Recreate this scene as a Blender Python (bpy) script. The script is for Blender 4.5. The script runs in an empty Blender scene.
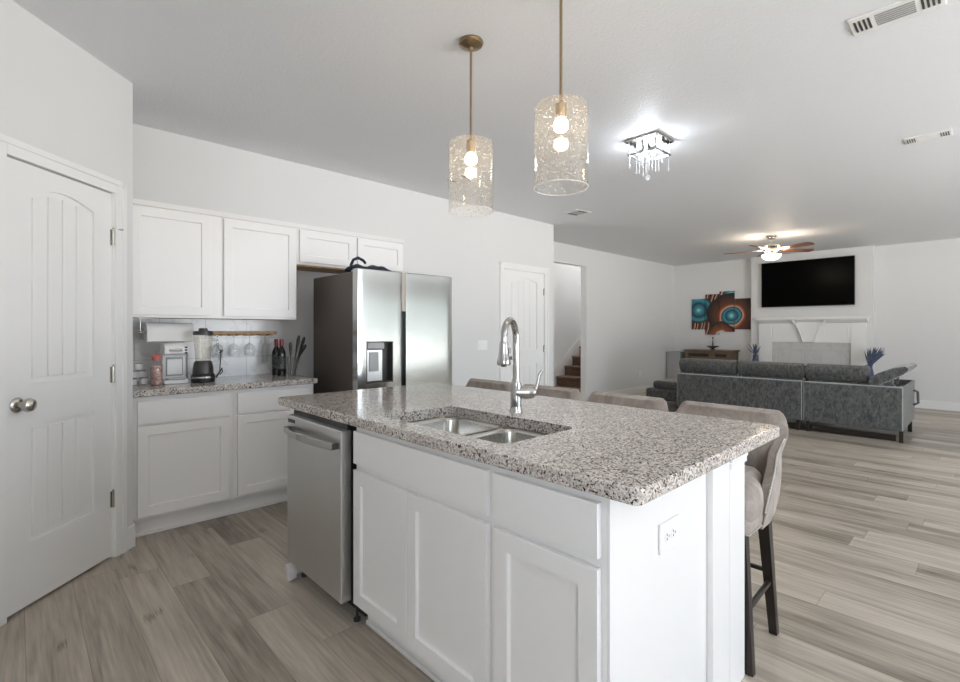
import bpy, bmesh, math, random
from mathutils import Vector, Matrix
R = math.radians
PI = math.pi
random.seed(7)
SC = bpy.context.scene
COL = SC.collection

# ------------------------------------------------------------------ camera, world, light, exposure
cam = bpy.data.cameras.new('camera')
cam_ob = bpy.data.objects.new('camera', cam)
COL.objects.link(cam_ob)
cam.sensor_fit = 'HORIZONTAL'; cam.sensor_width = 36.0
cam.lens = 486.0 / 960.0 * 36.0
cam.shift_y = -10.4 / 960.0
cam.clip_start = 0.05
cam_ob.location = (0, 0, 1.277)
cam_ob.rotation_euler = (R(90), 0, R(46.4 - 90))
SC.camera = cam_ob

world = bpy.data.worlds.new('sky'); SC.world = world
world.use_nodes = True
wbg = world.node_tree.nodes['Background']
wt = world.node_tree
wtc = wt.nodes.new('ShaderNodeTexCoord'); wsep = wt.nodes.new('ShaderNodeSeparateXYZ'); wrm = wt.nodes.new('ShaderNodeValToRGB')
wt.links.new(wtc.outputs['Generated'], wsep.inputs[0])
wmr = wt.nodes.new('ShaderNodeMapRange'); wmr.inputs['From Min'].default_value = -1.0; wmr.inputs['From Max'].default_value = 1.0
wt.links.new(wsep.outputs['Z'], wmr.inputs['Value']); wt.links.new(wmr.outputs[0], wrm.inputs[0])
we = wrm.color_ramp.elements
we[0].position = 0.495; we[0].color = (1.58, 1.60, 1.62, 1)      # lower half brightened as added fill to lift the ceiling
we[1].position = 0.505; we[1].color = (0.50, 0.60, 0.73, 1)      # hazy bright sky
wt.links.new(wrm.outputs[0], wbg.inputs['Color'])
wbg.inputs['Strength'].default_value = 7.6

SC.view_settings.view_transform = 'Standard'
SC.view_settings.look = 'None'
SC.view_settings.gamma = 1.0
SC.view_settings.use_curve_mapping = False
SC.view_settings.exposure = 0.80
SC.cycles.diffuse_bounces = 8
SC.cycles.max_bounces = 16
SC.cycles.transparent_max_bounces = 24
SC.cycles.caustics_reflective = False
SC.cycles.caustics_refractive = False
SC.cycles.sample_clamp_indirect = 6.0

# room dimensions
XL, XR = -0.9, 10.8          # left wall, fireplace wall
YB, YK, YL = -4.4, 4.175, 4.95  # window wall, kitchen wall, living-room wall
ZC = 2.74
# openings in the window wall: (x0, x1, z0, z1)
OPEN_B = [(2.7, 5.2, 0.05, 2.4), (5.7, 9.7, 0.25, 2.16)]
OPEN_L = [(-2.7, -0.9, 0.9, 2.2)]   # left wall (y0, y1, z0, z1)


def area(name, loc, rot, sx, sy, power, color, portal=False):
    l = bpy.data.lights.new(name, 'AREA'); l.shape = 'RECTANGLE'; l.size = sx; l.size_y = sy
    l.energy = power; l.color = color
    o = bpy.data.objects.new(name, l); COL.objects.link(o); o.location = loc; o.rotation_euler = rot
    if portal: l.cycles.is_portal = True
    return o


for (x0, x1, z0, z1) in OPEN_B:
    area('daylight_portal', ((x0 + x1) / 2, YB - 0.16, (z0 + z1) / 2), (R(90), 0, 0), x1 - x0, z1 - z0, 1, (1, 1, 1), True)
for (y0, y1, z0, z1) in OPEN_L:
    area('daylight_portal', (XL - 0.16, (y0 + y1) / 2, (z0 + z1) / 2), (R(90), 0, R(-90)), y1 - y0, z1 - z0, 1, (1, 1, 1), True)

# ------------------------------------------------------------------ material helpers


def nt(m):
    m.use_nodes = True
    t = m.node_tree
    return t, t.nodes['Principled BSDF']


def new(t, kind, **kw):
    n = t.nodes.new(kind)
    for k, v in kw.items():
        if k in n.inputs: n.inputs[k].default_value = v
        else: setattr(n, k, v)
    return n


def mat(name, color, rough=0.5, metal=0.0, bump=0.0, bscale=50.0, var=0.0, vscale=8.0, sheen=0.0, spec=0.5, stretch=(1, 1, 1), coat=0.0):
    m = bpy.data.materials.new(name)
    t, p = nt(m)
    c = tuple(color) + (1,)
    p.inputs['Base Color'].default_value = c
    p.inputs['Roughness'].default_value = rough
    p.inputs['Metallic'].default_value = metal
    p.inputs['Specular IOR Level'].default_value = spec
    if sheen:
        p.inputs['Sheen Weight'].default_value = sheen; p.inputs['Sheen Roughness'].default_value = 0.35
    if coat: p.inputs['Coat Weight'].default_value = coat
    g = new(t, 'ShaderNodeNewGeometry')
    mp = new(t, 'ShaderNodeMapping'); mp.inputs['Scale'].default_value = stretch
    t.links.new(g.outputs['Position'], mp.inputs['Vector'])
    if bump:
        n = new(t, 'ShaderNodeTexNoise', Scale=bscale, Detail=3.0)
        t.links.new(mp.outputs[0], n.inputs['Vector'])
        b = new(t, 'ShaderNodeBump', Strength=bump, Distance=0.01)
        t.links.new(n.outputs['Fac'], b.inputs['Height'])
        t.links.new(b.outputs[0], p.inputs['Normal'])
    if var:
        n2 = new(t, 'ShaderNodeTexNoise', Scale=vscale, Detail=4.0)
        t.links.new(mp.outputs[0], n2.inputs['Vector'])
        r = new(t, 'ShaderNodeValToRGB')
        r.color_ramp.elements[0].position = 0.35; r.color_ramp.elements[1].position = 0.65
        r.color_ramp.elements[0].color = tuple(max(0, x * (1 - var)) for x in color) + (1,)
        r.color_ramp.elements[1].color = tuple(min(1, x * (1 + var)) for x in color) + (1,)
        t.links.new(n2.outputs['Fac'], r.inputs[0])
        t.links.new(r.outputs[0], p.inputs['Base Color'])
    return m


def emit(name, color, strength):
    m = bpy.data.materials.new(name); t, p = nt(m)
    p.inputs['Base Color'].default_value = tuple(color) + (1,)
    p.inputs['Emission Color'].default_value = tuple(color) + (1,)
    p.inputs['Emission Strength'].default_value = strength
    return m


def math_n(t, op, a, b=None, c=None):
    n = t.nodes.new('ShaderNodeMath'); n.operation = op
    for i, v in enumerate((a, b, c)):
        if v is None: continue
        if isinstance(v, (int, float)): n.inputs[i].default_value = v
        else: t.links.new(v, n.inputs[i])
    return n.outputs[0]


def glass(name, tint=(0.95, 0.95, 0.95), refl=1.0, milky=0.0, bubbles=False, milk_col=(1, 1, 1)):
    m = bpy.data.materials.new(name); m.use_nodes = True; t = m.node_tree
    t.nodes.remove(t.nodes['Principled BSDF'])
    out = t.nodes['Material Output']
    tr = new(t, 'ShaderNodeBsdfTransparent', Color=tuple(tint) + (1,))
    gl = new(t, 'ShaderNodeBsdfGlossy', Roughness=0.0)
    lw = new(t, 'ShaderNodeLayerWeight')
    mx = new(t, 'ShaderNodeMixShader')
    fr = math_n(t, 'MULTIPLY_ADD', math_n(t, 'POWER', lw.outputs['Facing'], 4.0), 0.75 * refl, 0.045 * refl)
    t.links.new(fr, mx.inputs[0])
    t.links.new(tr.outputs[0], mx.inputs[1]); t.links.new(gl.outputs[0], mx.inputs[2])
    last = mx
    if milky:
        d = new(t, 'ShaderNodeBsdfTranslucent', Color=tuple(milk_col) + (1,))
        d2 = new(t, 'ShaderNodeBsdfDiffuse', Color=tuple(milk_col) + (1,))
        ad = new(t, 'ShaderNodeMixShader'); ad.inputs[0].default_value = 0.5
        t.links.new(d.outputs[0], ad.inputs[1]); t.links.new(d2.outputs[0], ad.inputs[2])
        m2 = new(t, 'ShaderNodeMixShader'); m2.inputs[0].default_value = milky
        t.links.new(mx.outputs[0], m2.inputs[1]); t.links.new(ad.outputs[0], m2.inputs[2])
        if bubbles:
            g = new(t, 'ShaderNodeNewGeometry')
            v = new(t, 'ShaderNodeTexVoronoi', Scale=62.0)
            t.links.new(g.outputs['Position'], v.inputs['Vector'])
            lt = new(t, 'ShaderNodeMath', operation='LESS_THAN'); lt.inputs[1].default_value = 0.20
            t.links.new(v.outputs['Distance'], lt.inputs[0])
            ma = new(t, 'ShaderNodeMath', operation='MULTIPLY_ADD'); ma.inputs[1].default_value = 0.30; ma.inputs[2].default_value = milky
            t.links.new(lt.outputs[0], ma.inputs[0]); t.links.new(ma.outputs[0], m2.inputs[0])
        last = m2
    t.links.new(last.outputs[0], out.inputs['Surface'])
    return m


def floor_mat():
    m = bpy.data.materials.new('vinyl_plank'); t, p = nt(m)
    g = new(t, 'ShaderNodeNewGeometry')
    s = new(t, 'ShaderNodeSeparateXYZ'); t.links.new(g.outputs['Position'], s.inputs[0])
    W, L = 0.178, 1.22
    xs = math_n(t, 'DIVIDE', math_n(t, 'ADD', s.outputs['X'], 20.09), W)
    row = math_n(t, 'FLOOR', xs); fx = math_n(t, 'FRACT', xs)
    wn = new(t, 'ShaderNodeTexWhiteNoise', noise_dimensions='1D'); t.links.new(row, wn.inputs['W'])
    ys = math_n(t, 'ADD', math_n(t, 'DIVIDE', math_n(t, 'ADD', s.outputs['Y'], 20.0), L), math_n(t, 'MULTIPLY', wn.outputs['Value'], 7.0))
    colm = math_n(t, 'FLOOR', ys); fy = math_n(t, 'FRACT', ys)
    cmb = new(t, 'ShaderNodeCombineXYZ'); t.links.new(row, cmb.inputs[0]); t.links.new(colm, cmb.inputs[1])
    w2 = new(t, 'ShaderNodeTexWhiteNoise', noise_dimensions='3D'); t.links.new(cmb.outputs[0], w2.inputs['Vector'])
    # grain: noise stretched along the plank, shifted per plank
    off = new(t, 'ShaderNodeVectorMath', operation='SCALE'); t.links.new(w2.outputs['Color'], off.inputs[0]); off.inputs['Scale'].default_value = 30.0
    ad = new(t, 'ShaderNodeVectorMath', operation='ADD'); t.links.new(g.outputs['Position'], ad.inputs[0]); t.links.new(off.outputs[0], ad.inputs[1])
    mp = new(t, 'ShaderNodeMapping'); mp.inputs['Scale'].default_value = (11.0, 1.1, 1); t.links.new(ad.outputs[0], mp.inputs['Vector'])
    n1 = new(t, 'ShaderNodeTexNoise', Scale=1.0, Detail=6.0, Roughness=0.62, Distortion=0.6); t.links.new(mp.outputs[0], n1.inputs['Vector'])
    mp2 = new(t, 'ShaderNodeMapping'); mp2.inputs['Scale'].default_value = (85.0, 3.5, 1); t.links.new(ad.outputs[0], mp2.inputs['Vector'])
    n2 = new(t, 'ShaderNodeTexNoise', Scale=1.0, Detail=3.0); t.links.new(mp2.outputs[0], n2.inputs['Vector'])
    # knots
    mp3 = new(t, 'ShaderNodeMapping'); mp3.inputs['Scale'].default_value = (6.5, 1.9, 1)
    ks = new(t, 'ShaderNodeVectorMath', operation='SCALE'); ks.inputs['Scale'].default_value = 0.12; t.links.new(n2.outputs['Color'], ks.inputs[0])
    ka = new(t, 'ShaderNodeVectorMath', operation='ADD'); t.links.new(ad.outputs[0], ka.inputs[0]); t.links.new(ks.outputs[0], ka.inputs[1])
    t.links.new(ka.outputs[0], mp3.inputs['Vector'])
    vo = new(t, 'ShaderNodeTexVoronoi', Scale=1.0); t.links.new(mp3.outputs[0], vo.inputs['Vector'])
    kn = new(t, 'ShaderNodeMapRange'); kn.inputs['From Min'].default_value = 0.01; kn.inputs['From Max'].default_value = 0.11
    kn.inputs['To Min'].default_value = 0.42; kn.inputs['To Max'].default_value = 1.0
    t.links.new(vo.outputs['Distance'], kn.inputs['Value'])
    ramp = new(t, 'ShaderNodeValToRGB'); e = ramp.color_ramp.elements
    e[0].position = 0.28; e[0].color = (0.19, 0.155, 0.12, 1)
    e[1].position = 0.72; e[1].color = (0.58, 0.515, 0.43, 1)
    k = ramp.color_ramp.elements.new(0.5); k.color = (0.40, 0.348, 0.287, 1)
    f = math_n(t, 'ADD', math_n(t, 'MULTIPLY', n1.outputs['Fac'], 0.70), math_n(t, 'MULTIPLY', n2.outputs['Fac'], 0.36))
    f = math_n(t, 'ADD', math_n(t, 'SUBTRACT', f, 0.03), math_n(t, 'MULTIPLY', math_n(t, 'SUBTRACT', w2.outputs['Value'], 0.5), 0.24))
    t.links.new(f, ramp.inputs[0])
    # seams
    ex = math_n(t, 'MINIMUM', fx, math_n(t, 'SUBTRACT', 1.0, fx))
    ey = math_n(t, 'MINIMUM', fy, math_n(t, 'SUBTRACT', 1.0, fy))
    sx = math_n(t, 'GREATER_THAN', ex, 0.008); sy = math_n(t, 'GREATER_THAN', ey, 0.0014)
    seam = math_n(t, 'MULTIPLY_ADD', math_n(t, 'MULTIPLY', sx, sy), 0.35, 0.65)
    tot = math_n(t, 'MULTIPLY', seam, kn.outputs[0])
    mu = new(t, 'ShaderNodeMix', data_type='RGBA', blend_type='MULTIPLY'); mu.inputs[0].default_value = 1.0
    t.links.new(ramp.outputs[0], mu.inputs[6]); t.links.new(tot, mu.inputs[7])
    t.links.new(mu.outputs[2], p.inputs['Base Color'])
    p.inputs['Roughness'].default_value = 0.36
    b = new(t, 'ShaderNodeBump', Strength=0.12, Distance=0.004); t.links.new(f, b.inputs['Height']); t.links.new(b.outputs[0], p.inputs['Normal'])
    return m


def granite_mat():
    m = bpy.data.materials.new('speckled_granite'); t, p = nt(m)
    g = new(t, 'ShaderNodeNewGeometry')
    nz = new(t, 'ShaderNodeTexNoise', Scale=60.0, Detail=2.0); t.links.new(g.outputs['Position'], nz.inputs['Vector'])
    sc = new(t, 'ShaderNodeVectorMath', operation='SCALE'); sc.inputs['Scale'].default_value = 0.012; t.links.new(nz.outputs['Color'], sc.inputs[0])
    ad = new(t, 'ShaderNodeVectorMath', operation='ADD'); t.links.new(g.outputs['Position'], ad.inputs[0]); t.links.new(sc.outputs[0], ad.inputs[1])
    v = new(t, 'ShaderNodeTexVoronoi', Scale=205.0); t.links.new(ad.outputs[0], v.inputs['Vector'])
    sp = new(t, 'ShaderNodeSeparateColor'); t.links.new(v.outputs['Color'], sp.inputs[0])
    r = new(t, 'ShaderNodeValToRGB'); r.color_ramp.interpolation = 'CONSTANT'
    cols = [(0.0, (0.022, 0.018, 0.016)), (0.10, (0.16, 0.13, 0.11)), (0.19, (0.36, 0.315, 0.285)), (0.36, (0.51, 0.455, 0.41)), (0.60, (0.63, 0.57, 0.52)), (0.82, (0.72, 0.68, 0.635))]
    e = r.color_ramp.elements
    e[0].position = 0; e[0].color = cols[0][1] + (1,)
    e[1].position = cols[1][0]; e[1].color = cols[1][1] + (1,)
    for pz, c in cols[2:]:
        k = e.new(pz); k.color = c + (1,)
    t.links.new(sp.outputs[0], r.inputs[0])
    # larger patches shift the mix
    n2 = new(t, 'ShaderNodeTexNoise', Scale=14.0, Detail=3.0); t.links.new(g.outputs['Position'], n2.inputs['Vector'])
    mr = new(t, 'ShaderNodeMapRange'); mr.inputs['To Min'].default_value = 0.84; mr.inputs['To Max'].default_value = 1.14; t.links.new(n2.outputs['Fac'], mr.inputs['Value'])
    mu = new(t, 'ShaderNodeMix', data_type='RGBA', blend_type='MULTIPLY'); mu.inputs[0].default_value = 1.0
    t.links.new(r.outputs[0], mu.inputs[6]); t.links.new(mr.outputs[0], mu.inputs[7])
    t.links.new(mu.outputs[2], p.inputs['Base Color'])
    p.inputs['Roughness'].default_value = 0.12
    return m


def steel_mat(name, col=(0.62, 0.62, 0.61), rough=0.28, axis=2, amt=0.1):
    m = bpy.data.materials.new(name); t, p = nt(m)
    p.inputs['Base Color'].default_value = col + (1,); p.inputs['Metallic'].default_value = 1.0
    g = new(t, 'ShaderNodeNewGeometry'); mp = new(t, 'ShaderNodeMapping')
    s = [400.0, 400.0, 400.0]; s[axis] = 6.0
    mp.inputs['Scale'].default_value = s
    t.links.new(g.outputs['Position'], mp.inputs['Vector'])
    n = new(t, 'ShaderNodeTexNoise', Scale=1.0, Detail=2.0); t.links.new(mp.outputs[0], n.inputs['Vector'])
    mr = new(t, 'ShaderNodeMapRange'); mr.inputs['To Min'].default_value = rough - amt; mr.inputs['To Max'].default_value = rough + amt
    t.links.new(n.outputs['Fac'], mr.inputs['Value']); t.links.new(mr.outputs[0], p.inputs['Roughness'])
    return m


def crushed_velvet(name, dark, light, scale=14.0, sheen=0.5, stretch=(1, 1, 0.35)):
    m = bpy.data.materials.new(name); t, p = nt(m)
    g = new(t, 'ShaderNodeNewGeometry'); mp = new(t, 'ShaderNodeMapping'); mp.inputs['Scale'].default_value = stretch
    t.links.new(g.outputs['Position'], mp.inputs['Vector'])
    n = new(t, 'ShaderNodeTexNoise', Scale=scale, Detail=7.0, Roughness=0.72, Distortion=0.8); t.links.new(mp.outputs[0], n.inputs['Vector'])
    r = new(t, 'ShaderNodeValToRGB'); e = r.color_ramp.elements
    e[0].position = 0.36; e[0].color = tuple(dark) + (1,); e[1].position = 0.68; e[1].color = tuple(light) + (1,)
    t.links.new(n.outputs['Fac'], r.inputs[0]); t.links.new(r.outputs[0], p.inputs['Base Color'])
    p.inputs['Roughness'].default_value = 0.6; p.inputs['Sheen Weight'].default_value = sheen; p.inputs['Sheen Roughness'].default_value = 0.3
    b = new(t, 'ShaderNodeBump', Strength=0.15, Distance=0.006); t.links.new(n.outputs['Fac'], b.inputs['Height']); t.links.new(b.outputs[0], p.inputs['Normal'])
    return m


def tile_mat(name, tw, th, color, grout, vein, axes='XZ', rough=0.25):
    m = bpy.data.materials.new(name); t, p = nt(m)
    g = new(t, 'ShaderNodeNewGeometry'); s = new(t, 'ShaderNodeSeparateXYZ'); t.links.new(g.outputs['Position'], s.inputs[0])
    c = new(t, 'ShaderNodeCombineXYZ'); t.links.new(s.outputs[axes[0]], c.inputs[0])
    z = math_n(t, 'SUBTRACT', s.outputs['Z'], 0.914); t.links.new(z, c.inputs[1])
    b = new(t, 'ShaderNodeTexBrick', Scale=1.0); t.links.new(c.outputs[0], b.inputs['Vector'])
    b.inputs['Brick Width'].default_value = tw; b.inputs['Row Height'].default_value = th; b.inputs['Mortar Size'].default_value = 0.0022
    b.inputs['Color1'].default_value = color + (1,); b.inputs['Color2'].default_value = tuple(x * 0.96 for x in color) + (1,); b.inputs['Mortar'].default_value = grout + (1,)
    n = new(t, 'ShaderNodeTexNoise', Scale=5.0, Detail=5.0, Distortion=0.5); t.links.new(g.outputs['Position'], n.inputs['Vector'])
    d = math_n(t, 'ABSOLUTE', math_n(t, 'SUBTRACT', n.outputs['Fac'], 0.5))
    mr = new(t, 'ShaderNodeMapRange'); mr.inputs['From Max'].default_value = 0.035; mr.inputs['To Min'].default_value = vein; mr.inputs['To Max'].default_value = 1.0
    t.links.new(d, mr.inputs['Value'])
    mu = new(t, 'ShaderNodeMix', data_type='RGBA', blend_type='MULTIPLY'); mu.inputs[0].default_value = 1.0
    t.links.new(b.outputs['Color'], mu.inputs[6]); t.links.new(mr.outputs[0], mu.inputs[7]); t.links.new(mu.outputs[2], p.inputs['Base Color'])
    p.inputs['Roughness'].default_value = rough
    return m


def art_mat():
    """generic abstract: rust and brown swirls with teal discs, seen across four canvases (world y, z)"""
    m = bpy.data.materials.new('abstract_print'); t, p = nt(m)
    g = new(t, 'ShaderNodeNewGeometry')
    nz = new(t, 'ShaderNodeTexNoise', Scale=3.0, Detail=1.0); t.links.new(g.outputs['Position'], nz.inputs['Vector'])
    s = new(t, 'ShaderNodeSeparateXYZ'); t.links.new(g.outputs['Position'], s.inputs[0])
    Y, Z = s.outputs['Y'], s.outputs['Z']
    wob = math_n(t, 'MULTIPLY', math_n(t, 'SUBTRACT', nz.outputs['Fac'], 0.5), 0.10)

    def dist(y, z):
        a = math_n(t, 'SUBTRACT', Y, y); b = math_n(t, 'SUBTRACT', Z, z)
        return math_n(t, 'ADD', math_n(t, 'SQRT', math_n(t, 'ADD', math_n(t, 'MULTIPLY', a, a), math_n(t, 'MULTIPLY', b, b))), wob)

    def ramp(f, stops, const=False):
        r = new(t, 'ShaderNodeValToRGB'); e = r.color_ramp.elements
        if const: r.color_ramp.interpolation = 'CONSTANT'
        e[0].position = stops[0][0]; e[0].color = stops[0][1] + (1,); e[1].position = stops[1][0]; e[1].color = stops[1][1] + (1,)
        for q, c in stops[2:]:
            k = e.new(q); k.color = c + (1,)
        t.links.new(f, r.inputs[0]); return r.outputs[0]
    teal = (0.05, 0.30, 0.36); pale = (0.45, 0.75, 0.75); navy = (0.008, 0.03, 0.06); pink = (0.75, 0.42, 0.30)
    rust = (0.30, 0.075, 0.025); brown = (0.115, 0.035, 0.015); dark = (0.02, 0.012, 0.01); cream = (0.75, 0.66, 0.5)
    wv = new(t, 'ShaderNodeTexWave', Scale=1.7, Distortion=7.0, Detail=1.0); wv.wave_type = 'RINGS'; t.links.new(g.outputs['Position'], wv.inputs['Vector'])
    base = ramp(wv.outputs['Fac'], [(0.0, dark), (0.22, brown), (0.5, rust), (0.74, pink), (0.80, cream), (0.88, dark)])
    last = base
    for (y, z, rad, stops) in [
        (4.40, 1.72, 0.30, [(0.0, pale), (0.18, teal), (0.5, navy), (0.75, teal), (0.93, dark)]),
        (3.72, 2.03, 0.20, [(0.0, pale), (0.35, teal), (0.8, navy), (0.92, pink)]),
        (3.72, 1.58, 0.48, [(0.0, pale), (0.12, teal), (0.24, navy), (0.30, teal), (0.40, navy), (0.43, pink), (0.50, rust), (0.58, brown), (0.93, dark)]),
        (3.92, 1.16, 0.30, [(0.0, navy), (0.18, teal), (0.3, cream), (0.42, rust), (0.8, brown), (0.93, dark)]),
    ]:
        d = math_n(t, 'DIVIDE', dist(y, z), rad)
        c = ramp(d, stops)
        mk = math_n(t, 'LESS_THAN', d, 1.0)
        mx = new(t, 'ShaderNodeMix', data_type='RGBA'); t.links.new(mk, mx.inputs[0]); t.links.new(last, mx.inputs[6]); t.links.new(c, mx.inputs[7])
        last = mx.outputs[2]
    t.links.new(last, p.inputs['Base Color']); p.inputs['Roughness'].default_value = 0.5
    return m


M = {}
M['wall'] = mat('wall_paint', (0.71, 0.705, 0.695), 0.7, bump=0.05, bscale=140)
M['ceil'] = mat('ceiling_paint', (0.79, 0.80, 0.82), 0.6, bump=0.28, bscale=75)
M['trim'] = mat('white_trim_paint', (0.82, 0.815, 0.80), 0.38)
M['cab'] = mat('white_cabinet_paint', (0.83, 0.815, 0.80), 0.35)
M['blind'] = mat('added_blind_grey', (0.52, 0.54, 0.51), 0.5)
M['strip'] = mat('fridge_center_strip', (0.30, 0.27, 0.23), 0.4, 0.6)
M['cabin'] = mat('cabinet_interior', (0.55, 0.53, 0.5), 0.6)
M['floor'] = floor_mat()
M['granite'] = granite_mat()
M['steel'] = steel_mat('brushed_steel', (0.45, 0.455, 0.44), 0.15, axis=0, amt=0.04)
M['steelv'] = steel_mat('brushed_steel_upright', (0.66, 0.655, 0.64), 0.38, axis=2, amt=0.10)
M['sinksteel'] = mat('sink_steel', (0.56, 0.54, 0.50), 0.24, 1.0)
M['chrome'] = mat('chrome', (0.50, 0.49, 0.475), 0.10, 1.0)
M['nickel'] = mat('satin_nickel', (0.55, 0.52, 0.48), 0.25, 1.0)
M['bronze'] = mat('aged_brass', (0.36, 0.27, 0.17), 0.34, 1.0)
M['fridgeside'] = mat('fridge_side_grey', (0.115, 0.095, 0.082), 0.42, 0.4)
M['black'] = mat('black_plastic', (0.012, 0.012, 0.012), 0.35)
M['dark'] = mat('dark_plastic', (0.05, 0.045, 0.042), 0.3)
M['tv'] = mat('tv_glass', (0.002, 0.002, 0.002), 0.25, spec=0.03)
M['whiteplastic'] = mat('white_plastic', (0.84, 0.84, 0.83), 0.3)
M['greyplastic'] = mat('grey_plastic', (0.35, 0.35, 0.35), 0.35)
M['paper'] = mat('paper_towel', (0.86, 0.855, 0.84), 0.9, bump=0.2, bscale=160)
M['oak'] = mat('raw_wood', (0.42, 0.25, 0.11), 0.5, var=0.3, vscale=30, stretch=(1, 6, 6))
M['walnut'] = mat('console_wood', (0.16, 0.105, 0.06), 0.45, var=0.35, vscale=18, stretch=(8, 1, 8))
M['espresso'] = mat('espresso_wood', (0.020, 0.014, 0.011), 0.3)
M['carpet'] = mat('brown_carpet', (0.17, 0.105, 0.07), 0.95, bump=0.8, bscale=180, var=0.45, vscale=40)
M['velvet'] = crushed_velvet('charcoal_velvet', (0.030, 0.031, 0.031), (0.165, 0.165, 0.158), 34.0, 0.5, (1, 1, 0.5))
M['taupe'] = crushed_velvet('taupe_velvet', (0.26, 0.215, 0.182), (0.44, 0.385, 0.340), 12.0, 0.5, (1, 1, 0.6))
M['piping'] = mat('light_piping', (0.45, 0.45, 0.44), 0.5)
M['nail'] = mat('silver_nailheads', (0.80, 0.79, 0.77), 0.2, 1.0)
M['tile'] = tile_mat('marble_tile', 0.30, 0.152, (0.82, 0.82, 0.81), (0.56, 0.56, 0.55), 0.86)
M['hearth'] = tile_mat('fireplace_tile', 0.305, 0.305, (0.60, 0.60, 0.59), (0.44, 0.44, 0.43), 0.9, axes='YZ', rough=0.3)
M['shade'] = glass('seeded_glass', (0.985, 0.975, 0.96), 0.8, 0.022, True, (1.0, 0.95, 0.88))
M['clear'] = glass('clear_glass', (0.93, 0.94, 0.94), 1.7, 0.06)
M['jug'] = glass('amber_jug', (0.965, 0.94, 0.89), 1.6, 0.015)
M['jarglass'] = glass('jar_glass', (0.88, 0.89, 0.88), 1.0, 0.12)
M['rimglass'] = glass('bright_glass_rim', (0.97, 0.97, 0.96), 1.6, 0.55)
M['crystal'] = glass('crystal', (0.97, 0.98, 1.0), 2.0, 0.14, False, (1, 1, 1))
M['bulb'] = emit('warm_bulb', (1.0, 0.80, 0.55), 34.0)
M['coldled'] = emit('cool_led', (0.90, 0.95, 1.0), 12.0)
M['bowl'] = emit('frosted_bowl_glow', (1.0, 0.86, 0.62), 2.4)
M['art'] = art_mat()
M['blade'] = mat('cherry_blade', (0.20, 0.075, 0.035), 0.35, var=0.3, vscale=10)
M['navy'] = mat('navy_cloth', (0.02, 0.028, 0.05), 0.8, bump=0.4, bscale=60, var=0.4, vscale=25)
M['plume'] = mat('blue_grey_plume', (0.10, 0.13, 0.20), 0.8, var=0.4, vscale=60)
M['pot'] = mat('blue_glaze', (0.05, 0.08, 0.15), 0.25)
M['pink'] = mat('coral_cap', (0.55, 0.15, 0.13), 0.4)
M['pinkliq'] = mat('pink_beads', (0.62, 0.34, 0.30), 0.5, var=0.5, vscale=70)
M['wine'] = mat('dark_bottle_glass', (0.010, 0.012, 0.010), 0.12)
M['winecap'] = mat('red_foil', (0.22, 0.02, 0.03), 0.3, 0.3)
M['label'] = mat('bottle_label', (0.06, 0.06, 0.058), 0.5, var=0.9, vscale=60)
M['coffee'] = mat('smoked_jug', (0.20, 0.16, 0.10), 0.15)
M['badge'] = mat('dark_badge', (0.04, 0.04, 0.04), 0.4)
M['greybox'] = mat('pale_grey_laminate', (0.42, 0.42, 0.42), 0.6)
M['ship'] = mat('pale_ornament', (0.6, 0.58, 0.55), 0.5)

# ------------------------------------------------------------------ mesh helpers


def BM(): return bmesh.new()


def box(bm, x0, x1, y0, y1, z0, z1, bev=0.0, seg=2, mi=0):
    co = [(x, y, z) for x in (x0, x1) for y in (y0, y1) for z in (z0, z1)]
    v = [bm.verts.new(c) for c in co]
    fs = [(0, 1, 3, 2), (4, 6, 7, 5), (0, 4, 5, 1), (2, 3, 7, 6), (0, 2, 6, 4), (1, 5, 7, 3)]
    F = [bm.faces.new([v[i] for i in f]) for f in fs]
    for f in F: f.material_index = mi
    if bev:
        e = list({e for f in F for e in f.edges})
        r = bmesh.ops.bevel(bm, geom=e, offset=bev, segments=seg, profile=0.5, affect='EDGES', clamp_overlap=True)
        for f in r['faces']: f.material_index = mi
    return F


def lathe(bm, prof, c=(0, 0, 0), n=28, mi=0, M4=None, caps=True):
    rings = []
    for r, z in prof:
        ring = []
        for i in range(n):
            a = 2 * PI * i / n
            p = Vector((r * math.cos(a), r * math.sin(a), z))
            if M4 is not None: p = M4 @ p
            ring.append(bm.verts.new(p + Vector(c)))
        rings.append(ring)
    for a, b in zip(rings, rings[1:]):
        for i in range(n):
            f = bm.faces.new((a[i], a[(i + 1) % n], b[(i + 1) % n], b[i])); f.material_index = mi
    if caps:
        for ring, flip in ((rings[0], True), (rings[-1], False)):
            f = bm.faces.new(ring[::-1] if flip else ring); f.material_index = mi


def tube(bm, pts, rad, n=10, caps=True, mi=0):
    pts = [Vector(p) for p in pts]
    m = len(pts)
    rads = rad if isinstance(rad, (list, tuple)) else [rad] * m
    tang = []
    for i in range(m):
        a = pts[max(i - 1, 0)]; b = pts[min(i + 1, m - 1)]
        tang.append((b - a).normalized())
    t0 = tang[0]
    ref = Vector((0, 0, 1)) if abs(t0.z) < 0.9 else Vector((1, 0, 0))
    nrm = (ref - t0 * ref.dot(t0)).normalized()
    rings = []
    for i in range(m):
        t = tang[i]
        nrm = (nrm - t * nrm.dot(t)).normalized()
        bn = t.cross(nrm)
        rings.append([bm.verts.new(pts[i] + (nrm * math.cos(2 * PI * k / n) + bn * math.sin(2 * PI * k / n)) * rads[i]) for k in range(n)])
    for a, b in zip(rings, rings[1:]):
        for i in range(n):
            f = bm.faces.new((a[i], a[(i + 1) % n], b[(i + 1) % n], b[i])); f.material_index = mi
    if caps:
        bm.faces.new(rings[0][::-1]).material_index = mi
        bm.faces.new(rings[-1]).material_index = mi


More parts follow.
